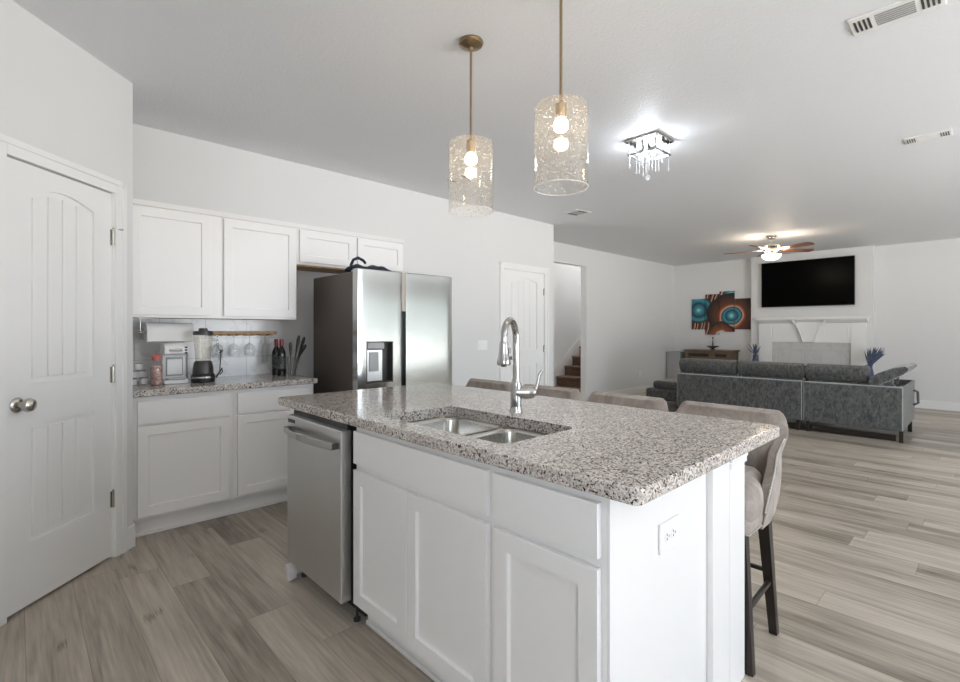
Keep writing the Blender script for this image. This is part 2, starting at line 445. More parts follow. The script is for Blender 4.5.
def prism(bm, pts, axis, a0, a1, mi=0, bev=0.0):
    """extrude the 2-D outline pts along axis ('x': pts are (y,z); 'y': (x,z); 'z': (x,y))"""
    def mk(p, a):
        return {'x': (a, p[0], p[1]), 'y': (p[0], a, p[1]), 'z': (p[0], p[1], a)}[axis]
    A = [bm.verts.new(mk(p, a0)) for p in pts]; B = [bm.verts.new(mk(p, a1)) for p in pts]
    n = len(pts); F = []
    for i in range(n): F.append(bm.faces.new((A[i], A[(i + 1) % n], B[(i + 1) % n], B[i])))
    F.append(bm.faces.new(A[::-1])); F.append(bm.faces.new(B))
    for f in F: f.material_index = mi
    bmesh.ops.recalc_face_normals(bm, faces=F)
    if bev:
        bmesh.ops.bevel(bm, geom=list({e for f in F for e in f.edges}), offset=bev, segments=2, profile=0.5, affect='EDGES', clamp_overlap=True)
    return F


def rrect(x0, x1, y0, y1, r, n=5):
    out = []
    for cx, cy, a0 in ((x1 - r, y1 - r, 0), (x0 + r, y1 - r, 90), (x0 + r, y0 + r, 180), (x1 - r, y0 + r, 270)):
        for i in range(n + 1):
            a = R(a0 + 90 * i / n); out.append((cx + r * math.cos(a), cy + r * math.sin(a)))
    return out


def slab(bm, rect, r, z0, z1, ease=0.006, holes=()):
    """worktop with eased edges and rounded holes; rect=(x0,x1,y0,y1)"""
    x0, x1, y0, y1 = rect
    lv = []
    for d, z in ((ease, z1), (ease * 0.3, z1 - ease * 0.3), (0, z1 - ease), (0, z0 + ease), (ease * 0.3, z0 + ease * 0.3), (ease, z0)):
        lv.append([bm.verts.new((p[0], p[1], z)) for p in rrect(x0 + d, x1 - d, y0 + d, y1 - d, max(r - d, 0.003))])
    n = len(lv[0])
    for a, b in zip(lv, lv[1:]):
        for i in range(n): bm.faces.new((a[i], b[i], b[(i + 1) % n], a[(i + 1) % n]))
    hl = []
    for (h, hr) in holes:
        t = [bm.verts.new((p[0], p[1], z1)) for p in rrect(*h, hr)]
        b = [bm.verts.new((p[0], p[1], z0)) for p in rrect(*h, hr)]
        k = len(t)
        for i in range(k): bm.faces.new((t[i], t[(i + 1) % k], b[(i + 1) % k], b[i]))
        hl.append((t, b))
    for idx, lev in ((0, lv[0]), (1, lv[-1])):
        es = []
        for loop in [lev] + [h[idx] for h in hl]:
            for i in range(len(loop)):
                e = bm.edges.get((loop[i], loop[(i + 1) % len(loop)])) or bm.edges.new((loop[i], loop[(i + 1) % len(loop)]))
                es.append(e)
        bmesh.ops.triangle_fill(bm, use_beauty=True, use_dissolve=False, edges=es)
    bmesh.ops.recalc_face_normals(bm, faces=bm.faces[:])


def shaker(bm, x0, x1, z0, z1, y0=0.002, y1=0.021, rail=0.057, depth=0.012, flat=False):
    """cabinet front facing +y"""
    F = box(bm, x0, x1, y0, y1, z0, z1)
    fr = max(F, key=lambda f: f.calc_center_median().y)
    outer = list(fr.edges)
    bm.normal_update()
    if not flat and min(x1 - x0, z1 - z0) > 2.5 * rail:
        bmesh.ops.inset_region(bm, faces=[fr], thickness=rail, depth=0, use_boundary=True, use_even_offset=True)
        bmesh.ops.inset_region(bm, faces=[fr], thickness=0.004, depth=-depth, use_boundary=True, use_even_offset=True)
    bmesh.ops.bevel(bm, geom=outer, offset=0.003, segments=2, profile=0.5, affect='EDGES')


def mesh_of(name, bm, mats):
    bmesh.ops.recalc_face_normals(bm, faces=bm.faces[:])
    me = bpy.data.meshes.new(name); bm.to_mesh(me); bm.free()
    for m in (mats if isinstance(mats, (list, tuple)) else [mats]): me.materials.append(m)
    for p in me.polygons: p.use_smooth = True
    me.set_sharp_from_angle(angle=R(38))
    return me


def even(o):
    w = o.modifiers.new('even_normals', 'WEIGHTED_NORMAL'); w.keep_sharp = True; w.weight = 80
    return o


def part(name, bm, mats, parent, label=None, loc=None, rot=None):
    o = even(bpy.data.objects.new(name, mesh_of(name, bm, mats))); COL.objects.link(o); o.parent = parent
    if loc: o.location = loc
    if rot: o.rotation_euler = rot
    if label: o['label'] = label
    return o


def tag(o, label, cat, group=None):
    o['label'] = label; o['category'] = cat
    if group: o['group'] = group
    return o


def thing(name, label, cat, loc=(0, 0, 0), rotz=0.0, group=None):
    o = bpy.data.objects.new(name, None); COL.objects.link(o); o.location = loc; o.rotation_euler = (0, 0, R(rotz))
    o.empty_display_size = 0.1
    return tag(o, label, cat, group)


def single(name, bm, mats, label, cat, loc=(0, 0, 0), rotz=0.0, group=None):
    o = even(bpy.data.objects.new(name, mesh_of(name, bm, mats))); COL.objects.link(o); o.location = loc; o.rotation_euler = (0, 0, R(rotz))
    return tag(o, label, cat, group)


def struct(name, bm, mats, loc=(0, 0, 0), rotz=0.0, label=None):
    o = even(bpy.data.objects.new(name, mesh_of(name, bm, mats))); COL.objects.link(o); o.location = loc; o.rotation_euler = (0, 0, R(rotz))
    o['kind'] = 'structure'
    if label: o['label'] = label
    return o


def structE(name, loc=(0, 0, 0), rotz=0.0, label=None):
    o = bpy.data.objects.new(name, None); COL.objects.link(o); o.location = loc; o.rotation_euler = (0, 0, R(rotz)); o['kind'] = 'structure'
    if label: o['label'] = label
    return o


def kids(o): return [c for c in bpy.data.objects if c.parent == o]


def copy_tree(o, loc=None, rotz=None, label=None, parent=None):
    c = o.copy(); COL.objects.link(c)
    if parent is not None: c.parent = parent
    if loc is not None: c.location = loc
    if rotz is not None: c.rotation_euler = (0, 0, R(rotz))
    if label: c['label'] = label
    for k in kids(o): copy_tree(k, parent=c)
    return c


def smooth(o, lv=1):
    s = o.modifiers.new('smooth', 'SUBSURF'); s.levels = lv; s.render_levels = lv
    return o


# ------------------------------------------------------------------ room shell
T = 0.12
b = BM(); box(b, XL - T, XR + T, YB - T, YL + T + 1.2, -0.1, 0.0); struct('floor', b, M['floor'])
b = BM(); box(b, XL - T, XR + T, YB - T, YL + 0.11, ZC, ZC + 0.12); struct('ceiling', b, M['ceil'])


def wall_with_holes(bm, axis, c0, c1, a0, a1, z0, z1, holes):
    """axis 'x': wall runs along x, thickness c0..c1 in y"""
    def bx(p0, p1, q0, q1):
        if p1 - p0 < 1e-4 or q1 - q0 < 1e-4: return
        if axis == 'x': box(bm, p0, p1, c0, c1, q0, q1)
        else: box(bm, c0, c1, p0, p1, q0, q1)
    cur = a0
    for (h0, h1, k0, k1) in sorted(holes):
        bx(cur, h0, z0, z1); bx(h0, h1, z0, k0); bx(h0, h1, k1, z1); cur = h1
    bx(cur, a1, z0, z1)


b = BM(); wall_with_holes(b, 'x', YB - T, YB, XL - T, XR + T, 0, ZC, OPEN_B); struct('wall_back', b, M['wall'])
b = BM(); wall_with_holes(b, 'y', XL - T, XL, YB, YK + T, 0, ZC, OPEN_L); struct('wall_left', b, M['wall'])
b = BM(); box(b, XR, XR + T, YB, 6.1, 0, ZC); struct('wall_fireplace', b, M['wall'])
# kitchen wall with the closet door hole
b = BM(); wall_with_holes(b, 'x', YK, YK + T, 0.38, 5.387, 0, ZC, [(4.385, 5.185, 0, 2.05)]); struct('wall_kitchen', b, M['wall'])
b = BM(); box(b, 5.287, 5.387, YK + T, YL + 0.1, 0, ZC); struct('wall_return', b, M['wall'])
OPX0, OPX1, OPZ = 6.30, 7.33, 2.43
b = BM(); wall_with_holes(b, 'x', YL, YL + 0.11, 5.387, XR, 0, ZC, [(OPX0, OPX1, 0, OPZ)]); struct('wall_living', b, M['wall'])
# pantry: 45 degree wall, its side wall and the back-left return
def diag_matrix_pts(s, d): # s along wall from the corner to the left, d towards the room
    return (0.5 - s / math.sqrt(2) + d / math.sqrt(2), 3.5 - s / math.sqrt(2) - d / math.sqrt(2))
S0, S1, DTOP = 0.146, 0.752, 2.045
b = BM(); wall_with_holes(b, 'x', -0.1, 0.0, 0.0, 1.004, 0, ZC, [(S0 - 0.003, S1 + 0.003, 0, DTOP + 0.004)])
struct('wall_pantry', b, M['wall'], (0.495, 3.5, 0), 225)
b = BM(); prism(b, [(0.495, 3.5), (0.495, YK + T), (0.38, YK + T), (0.38, 3.5)], 'z', 0, ZC); struct('wall_pantry_side', b, M['wall'])
b = BM(); box(b, XL, -0.21, 2.79, 2.89, 0, ZC); struct('wall_pantry_return', b, M['wall'])
b = BM(); box(b, XL, 0.38, YK, YK + T, 0, ZC); struct('wall_pantry_back', b, M['wall'])
# stairwell
b = BM(); box(b, 5.387, XR, 5.92, 6.02, 0, 4.6); struct('wall_stair_back', b, M['wall'])
b = BM(); box(b, 5.287, 5.387, YL + 0.1, 6.02, 0, 4.6); struct('wall_stair_end', b, M['wall'])
b = BM(); box(b, 5.387, XR, YL, YL + 0.11, ZC + 0.12, 4.6); struct('wall_stair_upper', b, M['wall'])
b = BM(); box(b, 5.287, XR + T, YL, 6.02, 4.6, 4.7); struct('ceiling_stair', b, M['ceil'])

# windows behind the camera (back ones seen only as reflections): frames and mullions
for i, (x0, x1, z0, z1) in enumerate(OPEN_B):
    e = structE('window_%d' % (i + 1), ((x0 + x1) / 2, YB, z0))
    w = (x1 - x0) / 2; h = z1 - z0
    b = BM()
    box(b, -w, w, -0.10, 0.012, 0, 0.06); box(b, -w, w, -0.10, 0.012, h - 0.06, h)
    box(b, -w, -w + 0.06, -0.10, 0.012, 0.06, h - 0.06); box(b, w - 0.06, w, -0.10, 0.012, 0.06, h - 0.06)
    nm = 1 if w < 1.3 else 2
    for k in range(nm):
        xm = -w + 2 * w * (k + 1) / (nm + 1); box(b, xm - 0.04, xm + 0.04, -0.09, -0.02, 0.06, h - 0.06)
    part('window_frame', b, M['trim'], e)
    if i == 1:
        b = BM(); zq = 0.09
        while zq < h - 0.07:
            F = box(b, -w + 0.062, w - 0.062, -0.0245, 0.0245, -0.0012, 0.0012)
            vs = list({v for f in F for v in f.verts})
            bmesh.ops.transform(b, matrix=Matrix.Translation((0, -0.045, zq)) @ Matrix.Rotation(R(58), 4, 'X'), verts=vs); zq += 0.046
        part('added_blind_slats', b, M['blind'], e)  # unseen blind added to dim this window's reflection in the fridge doors
    if z0 > 0.1:
        b = BM(); box(b, -w, w, -0.11, -0.085, h * 0.5 - 0.025, h * 0.5 + 0.025); part('meeting_rail', b, M['trim'], e)
for i, (y0, y1, z0, z1) in enumerate(OPEN_L):
    e = structE('window_%d' % (3 + i), (XL, (y0 + y1) / 2, z0))  # unseen left window, added and sized to light the island front
    w = (y1 - y0) / 2; h = z1 - z0
    b = BM()
    box(b, -0.10, 0.012, -w, w, 0, 0.06); box(b, -0.10, 0.012, -w, w, h - 0.06, h)
    for q in (-w, w - 0.06, -0.03): box(b, -0.10, 0.012, q, q + 0.06, 0.06, h - 0.06)
    part('window_frame', b, M['trim'], e)


# baseboards
def baseboard(name, x0, x1, y0, y1):
    b = BM(); box(b, x0, x1, y0, y1, 0, 0.13, 0.004); return struct(name, b, M['trim'])


baseboard('baseboard_fireplace_right', XR - 0.014, XR, YB, 1.384)
baseboard('baseboard_fireplace_left', XR - 0.014, XR, 3.31, YL)
baseboard('baseboard_living', OPX1 + 0.1, XR - 0.014, YL - 0.014, YL)
baseboard('baseboard_kitchen', 2.95, 4.31, YK - 0.014, YK)
baseboard('baseboard_kitchen_end', 5.262, 5.387, YK - 0.014, YK)
baseboard('baseboard_pantry_side', 0.495, 0.509, 3.5, 3.6)
b = BM(); box(b, -0.006, 0.066, 0, 0.014, 0, 0.13, 0.004); struct('baseboard_pantry', b, M['trim'], (0.495, 3.5, 0), 225)
b = BM(); box(b, 0.828, 1.0, 0, 0.014, 0, 0.13, 0.004); struct('baseboard_pantry_left', b, M['trim'], (0.495, 3.5, 0), 225)
# opening jamb lining
b = BM(); box(b, OPX1 - 0.012, OPX1, YL - 0.006, YL + 0.116, 0, OPZ); box(b, OPX0, OPX0 + 0.012, YL - 0.006, YL + 0.116, 0, OPZ); box(b, OPX0, OPX1, YL - 0.006, YL + 0.116, OPZ - 0.012, OPZ)
struct('trim_1', b, M['trim'])


# ------------------------------------------------------------------ doors
def door(name, loc, rotz, x0, w, h, hinge_side, knob_x, label, recess=0.012, arch=True):
    """two-panel plank door; x0..x0+w in local x, front +y"""
    root = structE(name, loc, rotz, label)
    x1 = x0 + w; zb = 0.012
    yb, yf = -recess - 0.035, -recess
    st = 0.118 if w < 0.7 else 0.14
    px0, px1 = x0 + st + 0.0, x1 - st
    b = BM()
    box(b, x0, x1, yb, yf - 0.015, zb, h)
    box(b, x0, px0, yf - 0.015, yf, zb, h); box(b, px1, x1, yf - 0.015, yf, zb, h)
    z_b0, z_b1 = 0.30, 0.845          # lower panel
    z_t0, z_t1, rise = 1.03, h - 0.088, 0.045  # upper panel with arched top
    box(b, px0, px1, yf - 0.015, yf, zb, z_b0); box(b, px0, px1, yf - 0.015, yf, z_b1, z_t0)
    pts = [(px1, h), (px0, h)]
    n = 14
    for i in range(n + 1):
        u = i / n; pts.append((px0 + (px1 - px0) * u, z_t1 - rise + rise * math.sin(PI * u) * 1.0 if arch else z_t1))
    prism(b, pts, 'y', yf - 0.015, yf)
    # sticking: sloped moulding round each panel, then raised planks
    for (z0, z1, top) in ((z_b0, z_b1, False), (z_t0, z_t1, arch)):
        npk = 4; g = 0.026
        pw = (px1 - px0 - 2 * g) / npk
        for k in range(npk):
            a0 = px0 + g + k * pw; a1 = a0 + pw
            zt = z1 - g
            if top:
                um = ((a0 + a1) / 2 - px0) / (px1 - px0)
                o2 = [(a0 + 0.002, z0 + g), (a1 - 0.002, z0 + g)]
                for q in range(5):
                    aa = a1 - 0.002 - (pw - 0.004) * q / 4; uu = (aa - px0) / (px1 - px0)
                    o2.append((aa, z1 - rise + rise * math.sin(PI * uu) - g))
                prism(b, o2, 'y', yf - 0.017, yf - 0.006, bev=0.004)
            else:
                box(b, a0 + 0.002, a1 - 0.002, yf - 0.017, yf - 0.006, z0 + g, zt, 0.004)
    part('door_leaf', b, M['trim'], root)
    # casing: two legs and a head, stepped profile
    b = BM(); cw = 0.076
    for (a0, a1) in ((x0 - cw - 0.004, x0 - 0.004), (x1 + 0.004, x1 + cw + 0.004)):
        box(b, a0, a1, -0.004, 0.012, 0, h + 0.004 + cw, 0.003)
        inner = a1 if a1 < x0 + 0.01 else a0
        oa, ob = (a0, a0 + 0.03) if a1 < x0 + 0.01 else (a1 - 0.03, a1)
        box(b, oa, ob, 0.010, 0.018, 0, h + 0.004 + cw, 0.003)
    box(b, x0 - 0.004, x1 + 0.004, -0.004, 0.012, h + 0.004, h + 0.004 + cw, 0.003)
    box(b, x0 - cw, x1 + cw, 0.010, 0.018, h + cw - 0.026, h + 0.004 + cw, 0.003)
    # jamb and stop
    box(b, x0 - 0.004, x0 - 0.001, -0.1, 0.0, 0, h + 0.004); box(b, x1 + 0.001, x1 + 0.004, -0.1, 0.0, 0, h + 0.004)
    part('door_casing', b, M['trim'], root)
    hx = x0 - 0.002 if hinge_side == 'lo' else x1 + 0.002
    for hz in (0.33, 1.03, 1.80):
        b = BM()
        lathe(b, [(0.007, -0.045), (0.007, 0.045)], (hx, yf + 0.009, hz), 10)
        box(b, hx - 0.013, hx + 0.013, yf - 0.001, yf + 0.003, hz - 0.045, hz + 0.045)
        lathe(b, [(0.004, 0.045), (0.006, 0.052), (0.002, 0.058)], (hx, yf + 0.009, hz), 10)
        hg = part('hinge', b, M['nickel'], root)
        if hz > 1.7 and knob_x is not None:
            b = BM(); tube(b, [(hx, yf + 0.009, hz + 0.05), (hx - 0.03, yf + 0.03, hz + 0.05)], 0.003, 8)
            lathe(b, [(0.002, -0.006), (0.008, -0.004), (0.008, 0.004), (0.002, 0.006)], (hx - 0.033, yf + 0.033, hz + 0.05), 10)
            part('hinge_stop', b, M['nickel'], hg)
    if knob_x is not None:
        b = BM(); rot = Matrix.Rotation(R(-90), 4, 'X')
        lathe(b, [(0.034, 0.0), (0.034, 0.004), (0.028, 0.010), (0.014, 0.013), (0.012, 0.03), (0.018, 0.038), (0.028, 0.045), (0.031, 0.056), (0.027, 0.068), (0.015, 0.075), (0.004, 0.077)], (knob_x, yf, 0.942), 28, M4=rot)
        part('door_knob', b, M['nickel'], root, 'satin nickel round knob')
    return root


door('door_1', (0.495, 3.5, 0), 225, S0, S1 - S0, DTOP, 'lo', S1 - 0.062, 'white two-panel arched pantry door on the angled wall at left')
door('door_2', (5.185, YK, 0), 180, 0.003, 0.794, 2.045, 'lo', None, 'white two-panel closet door in the kitchen wall beside the fridge')

# ------------------------------------------------------------------ stairs
st = thing('staircase', 'brown carpeted staircase rising behind the doorway in the living-room wall', 'staircase', (7.46, 5.07, 0))
for k in range(9):
    b = BM(); x = 0.26 * k; z = 0.19 * (k + 1)
    box(b, x, x + 0.30, 0.0, 0.84, z - 0.19, z - 0.03)
    part('riser', b, M['carpet'], st)
    b = BM(); box(b, x - 0.03, x + 0.27, 0.0, 0.84, z - 0.04, z, 0.015, 3)
    part('tread', b, M['carpet'], st)
b = BM(); x1 = 0.26 * 9
prism(b, [(-0.25, 0.0), (-0.25, 0.16), (-0.1, 0.32), (x1, 0.32 + (x1 + 0.1) * 0.19 / 0.26), (x1, 0.0)], 'y', 0.838, 0.849)
part('skirt_board', b, M['trim'], st, 'white skirt board')

l = bpy.data.lights.new('stair_fill', 'POINT'); l.energy = 26; l.color = (1.0, 0.93, 0.85); l.shadow_soft_size = 0.15  # unseen fill added to brighten the stairwell, no fitting behind it
o = bpy.data.objects.new('stair_fill', l); COL.objects.link(o); o.location = (8.0, 5.45, 4.3)

# ------------------------------------------------------------------ cabinets


def cabinet(name, label, loc, rotz, w, d, z0, z1, fronts, toe=0.0, group=None, trim_top=0.0, bottom=None):
    root = thing(name, label, 'cabinet', loc, rotz, group)
    b = BM(); t = 0.018
    box(b, 0, t, -d, 0, z0, z1); box(b, w - t, w, -d, 0, z0, z1); box(b, t, w - t, -d, -d + t, z0, z1)
    box(b, t, w - t, -t, 0, z0, z1)
    part('carcass', b, M['cab'], root)
    b = BM(); box(b, t, w - t, -d + t, -t, z0, z0 + t)
    part('bottom_panel', b, bottom or M['cabin'], root)
    if z0 > 0.5:
        b = BM(); box(b, t, w - t, -d + t, -t, z1 - t, z1); part('top_panel', b, M['cabin'], root)
    for kind, x0, x1, q0, q1 in fronts:
        b = BM(); shaker(b, x0, x1, q0, q1, flat=(kind == 'drawer'))
        part('drawer_front' if kind == 'drawer' else 'door', b, M['cab'], root)
    if toe:
        b = BM(); box(b, 0.0, w, -d, -toe, 0, z0 - 0.001); box(b, 0, w, -toe, -toe + 0.012, 0, 0.018, 0.004); part('toe_kick', b, M['cab'], root)
    if trim_top:
        b = BM(); prism(b, [(0.0, z1 - 0.002), (0.022, z1 - 0.002), (0.026, z1 + 0.012), (0.032, z1 + trim_top - 0.006), (0.032, z1 + trim_top), (0.0, z1 + trim_top)], 'x', 0, w)
        part('crown_trim', b, M['cab'], root)
    return root


GB = 'white base cabinets under the coffee counter'
GU = 'white wall cabinets'
# base run (local x runs towards -X)
cabinet('base_cabinet', 'white base cabinet beside the pantry door, under the coffee maker', (1.075, 3.59, 0), 180, 0.573, 0.575, 0.115, 0.873,
        [('drawer', 0.026, 0.546, 0.704, 0.845), ('door', 0.026, 0.546, 0.138, 0.690)], 0.055, GB)
cabinet('base_cabinet', 'white base cabinet beside the refrigerator, under the dark bottles', (1.645, 3.59, 0), 180, 0.569, 0.575, 0.115, 0.873,
        [('drawer', 0.025, 0.545, 0.704, 0.845), ('door', 0.025, 0.545, 0.138, 0.690)], 0.055, GB)
cabinet('wall_cabinet', 'tall white wall cabinet next to the pantry wall, above the paper towels', (1.080, 3.86, 0), 180, 0.578, 0.313, 1.365, 2.105,
        [('door', 0.077, 0.55, 1.383, 2.092)], 0, GU, 0.03)
cabinet('wall_cabinet', 'tall white wall cabinet above the hanging wine glasses', (1.632, 3.86, 0), 180, 0.551, 0.313, 1.365, 2.105,
        [('door', 0.012, 0.543, 1.383, 2.092)], 0, GU, 0.03)
cabinet('wall_cabinet', 'short white two-door wall cabinet above the refrigerator', (2.662, 3.86, 0), 180, 1.029, 0.313, 1.815, 2.105,
        [('door', 0.013, 0.489, 1.833, 2.092), ('door', 0.518, 1.010, 1.833, 2.092)], 0, GU, 0.03, bottom=M['oak'])
b = BM(); box(b, 1.636, 2.658, 3.87, 4.17, 1.803, 1.8145); struct('trim_2', b, M['oak'])

b = BM(); slab(b, (0.502, 1.665, 3.545, YK - 0.001), 0.006, 0.874, 0.914)
single('countertop', b, M['granite'], 'speckled granite counter slab on the wall base cabinets by the pantry', 'countertop')
b = BM(); box(b, 0.501, 1.632, YK - 0.009, YK, 0.914, 1.365); struct('trim_3', b, M['tile'], label='marble-look tile backsplash')

# island
GI = 'white island cabinets'
IX = 1.055
cabinet('island_cabinet', 'narrow white island cabinet with one drawer and one door at the near end', (IX, 0.652, 0), 90, 0.396, 0.585, 0.10, 0.8705,
        [('drawer', 0.015, 0.378, 0.713, 0.850), ('door', 0.015, 0.378, 0.118, 0.686)], 0.055, GI)
cabinet('island_cabinet', 'white double-door sink cabinet in the middle of the island, right of the dishwasher', (IX, 1.049, 0), 90, 0.826, 0.585, 0.10, 0.8705,
        [('drawer', 0.010, 0.820, 0.713, 0.850), ('door', 0.010, 0.430, 0.118, 0.686), ('door', 0.433, 0.820, 0.118, 0.686)], 0.055, GI)

b = BM(); box(b, -0.592, -0.001, 0.0, 0.0065, 0.0, 0.8705, 0.001)
single('end_panel', b, M['cab'], 'flat white end panel of the island holding the horizontal outlet', 'panel', (1.647, 0.645, 0))
isl = thing('kitchen_island', 'white knee panel with end posts carrying the granite island top on the stool side', 'island', (1.647, 0.645, 0))
b = BM(); box(b, 0.0, 0.148, -0.02, 1.96, 0, 0.8705, 0.003); part('knee_panel', b, M['cab'], isl)
b = BM(); box(b, -0.59, -0.002, 1.865, 1.935, 0, 0.8705, 0.002)
tp = single('end_panel', b, M['cab'], 'white end panel of the island beyond the dishwasher', 'panel', (1.647, 0.645, 0))
for (y0, y1) in ((-0.02, 0.13), (1.81, 1.96)):
    b = BM()
    box(b, 0.150, 0.298, y0, y1, 0, 0.8705, 0.003)
    p = part('post', b, M['cab'], isl)
    b = BM()
    for (e, q0, q1) in ((0.009, 0.795, 0.815), (0.015, 0.815, 0.840), (0.026, 0.840, 0.858), (0.032, 0.858, 0.8705)): box(b, 0.149, 0.298 + e, y0 - min(e, 0.012) * 0.6, y1 + e * 0.6, q0, q1, 0.003)
    part('post_cap', b, M['cab'], p)
b = BM(); prism(b, [(-0.66, 1.79), (-0.61, 1.80), (-0.60, 1.90), (-0.63, 1.90)], 'z', 0.012, 0.055, bev=0.004)
part('toe_trim', b, M['cab'], tp, 'loose white toe trim block')

SINKHOLE = ((1.122, 1.515, 1.065, 1.790), 0.045)
b = BM(); slab(b, (1.026, 2.122, 0.552, 2.685), 0.025, 0.871, 0.914, 0.008, [SINKHOLE])
single('island_worktop', b, M['granite'], 'long speckled granite worktop with cut-out sink on the white island', 'countertop')

# sink
sk = thing('kitchen_sink', 'stainless double-bowl undermount sink in the island top', 'sink', (1.3185, 1.4275, 0.6835))
def bowl(x0, x1, y0, y1):
    b = BM(); lv = []
    for dd, z, r in ((-0.0, 0.1815, 0.045), (0.003, 0.165, 0.05), (0.012, 0.03, 0.055), (0.03, 0.008, 0.05), (0.055, 0.0, 0.03)):
        lv.append([b.verts.new((p[0], p[1], z)) for p in rrect(x0 + dd, x1 - dd, y0 + dd, y1 - dd, r, 7)])
    n = len(lv[0])
    for a, c in zip(lv, lv[1:]):
        for i in range(n): b.faces.new((a[i], a[(i + 1) % n], c[(i + 1) % n], c[i]))
    b.faces.new(lv[-1])
    return b
for (y0, y1) in ((0.004, 0.362), (-0.362, -0.014)):
    o = part('bowl', bowl(-0.196, 0.196, y0, y1), M['sinksteel'], sk)
    so = o.modifiers.new('gauge', 'SOLIDIFY'); so.thickness = 0.0012; so.offset = 1
    b = BM(); cy = (y0 + y1) / 2
    lathe(b, [(0.044, 0.001), (0.044, 0.004), (0.03, 0.005), (0.026, 0.002), (0.001, 0.002)], (0.0, cy, 0.0), 24)
    part('drain', b, M['chrome'], o)
b = BM()
slab(b, (-0.217, 0.217, -0.38, 0.38), 0.06, 0.1815, 0.187, 0.001, [((-0.196, 0.196, 0.004, 0.362), 0.045), ((-0.196, 0.196, -0.362, -0.014), 0.045)])
part('rim', b, M['sinksteel'], sk)

# faucet
fc = thing('faucet', 'chrome gooseneck pull-down faucet with lever standing behind the sink', 'faucet', (1.611, 1.459, 0.914))
D = Vector((-0.91, -0.41, 0)).normalized()
b = BM(); lathe(b, [(0.030, 0), (0.030, 0.004), (0.026, 0.010), (0.0245, 0.03), (0.0245, 0.125), (0.020, 0.135), (0.0165, 0.15)], (0, 0, 0), 28); part('body', b, M['chrome'], fc)
b = BM(); pts = [(0, 0, 0.14), (0, 0, 0.22), (0, 0, 0.30)]
rr = 0.082
for i in range(1, 15):
    a = PI * i / 14; q = D * (rr - rr * math.cos(a)); pts.append((q.x, q.y, 0.325 + rr * math.sin(a)))
q = D * (2 * rr); pts.append((q.x, q.y, 0.31))
tube(b, pts, 0.0145, 16); part('spout', b, M['chrome'], fc)
b = BM(); q = D * (2 * rr)
lathe(b, [(0.0155, 0.320), (0.019, 0.308), (0.020, 0.285), (0.0225, 0.262), (0.0275, 0.240), (0.029, 0.226), (0.026, 0.220), (0.012, 0.218), (0.010, 0.213)], (q.x, q.y, 0), 24)
hd = part('spray_head', b, M['chrome'], fc)
b = BM(); lathe(b, [(0.007, -0.002), (0.008, 0.006), (0.005, 0.009)], (q.x + 0.022, q.y - 0.022, 0.250), 12, M4=Matrix.Rotation(R(90), 4, 'Y'))
part('spray_button', b, M['greyplastic'], hd)
b = BM(); box(b, q.x + 0.008, q.x + 0.022, q.y - 0.024, q.y - 0.010, 0.268, 0.292, 0.004); part('spray_button', b, M['greyplastic'], hd)
H2 = Vector((0.72, -0.69, 0)).normalized()
b = BM(); tube(b, [tuple(H2 * a + Vector((0, 0, 0.088))) for a in (0.0, 0.05, 0.075, 0.088)], [0.027, 0.030, 0.028, 0.016], 20)
hb = part('handle_hub', b, M['chrome'], fc)
b = BM(); tube(b, [tuple(H2 * 0.07 + Vector((0, 0, 0.09))), tuple(H2 * 0.092 + Vector((0, 0, 0.105))), tuple(H2 * 0.100 + Vector((0, 0, 0.14))), tuple(H2 * 0.104 + Vector((0, 0, 0.165))), tuple(H2 * 0.118 + Vector((0, 0, 0.185)))], [0.010, 0.010, 0.008, 0.008, 0.006], 12)
part('lever', b, M['chrome'], fc)

# dishwasher
dw = thing('dishwasher', 'stainless dishwasher with bowed bar handle at the far end of the island front', 'dishwasher', (1.055, 1.905, 0), 90)
b = BM(); box(b, 0.004, 0.582, -0.57, -0.002, 0.10, 0.862); part('tub', b, M['black'], dw)
b = BM(); box(b, 0.004, 0.574, 0.004, 0.056, 0.107, 0.847, 0.006, 3); dr = part('door', b, M['steelv'], dw)
b = BM()
n = 12; pts = []
for i in range(n + 1):
    u = i / n; pts.append((0.03 + 0.51 * u, 0.085 + 0.028 * math.sin(PI * u)))
outl = pts + [(p[0], p[1] - 0.012) for p in pts[::-1]]
prism(b, outl, 'z', 0.765, 0.797, bev=0.003)
hd = part('handle', b, M['steel'], dw, 'bowed steel bar handle')
for x in (0.035, 0.535):
    b = BM(); box(b, x - 0.012, x + 0.012, 0.055, 0.084, 0.768, 0.794, 0.002); part('handle_mount', b, M['dark'], hd)
b = BM(); box(b, 0.475, 0.555, 0.056, 0.058, 0.815, 0.832, 0.0005); part('badge', b, M['badge'], dw, 'small dark maker badge')
b = BM(); box(b, 0.012, 0.57, 0.0, 0.022, 0.846, 0.870); box(b, 0.0, 0.008, -0.02, 0.004, 0.10, 0.869); part('gasket', b, M['black'], dw)
b = BM(); box(b, 0.02, 0.56, -0.09, -0.07, 0.0, 0.10); part('toe_panel', b, M['black'], dw)
for x in (0.02, 0.56):
    b = BM(); lathe(b, [(0.016, 0.0), (0.016, 0.012), (0.006, 0.014), (0.006, 0.10)], (x, -0.03, 0.0), 12); part('foot', b, M['dark'], dw)


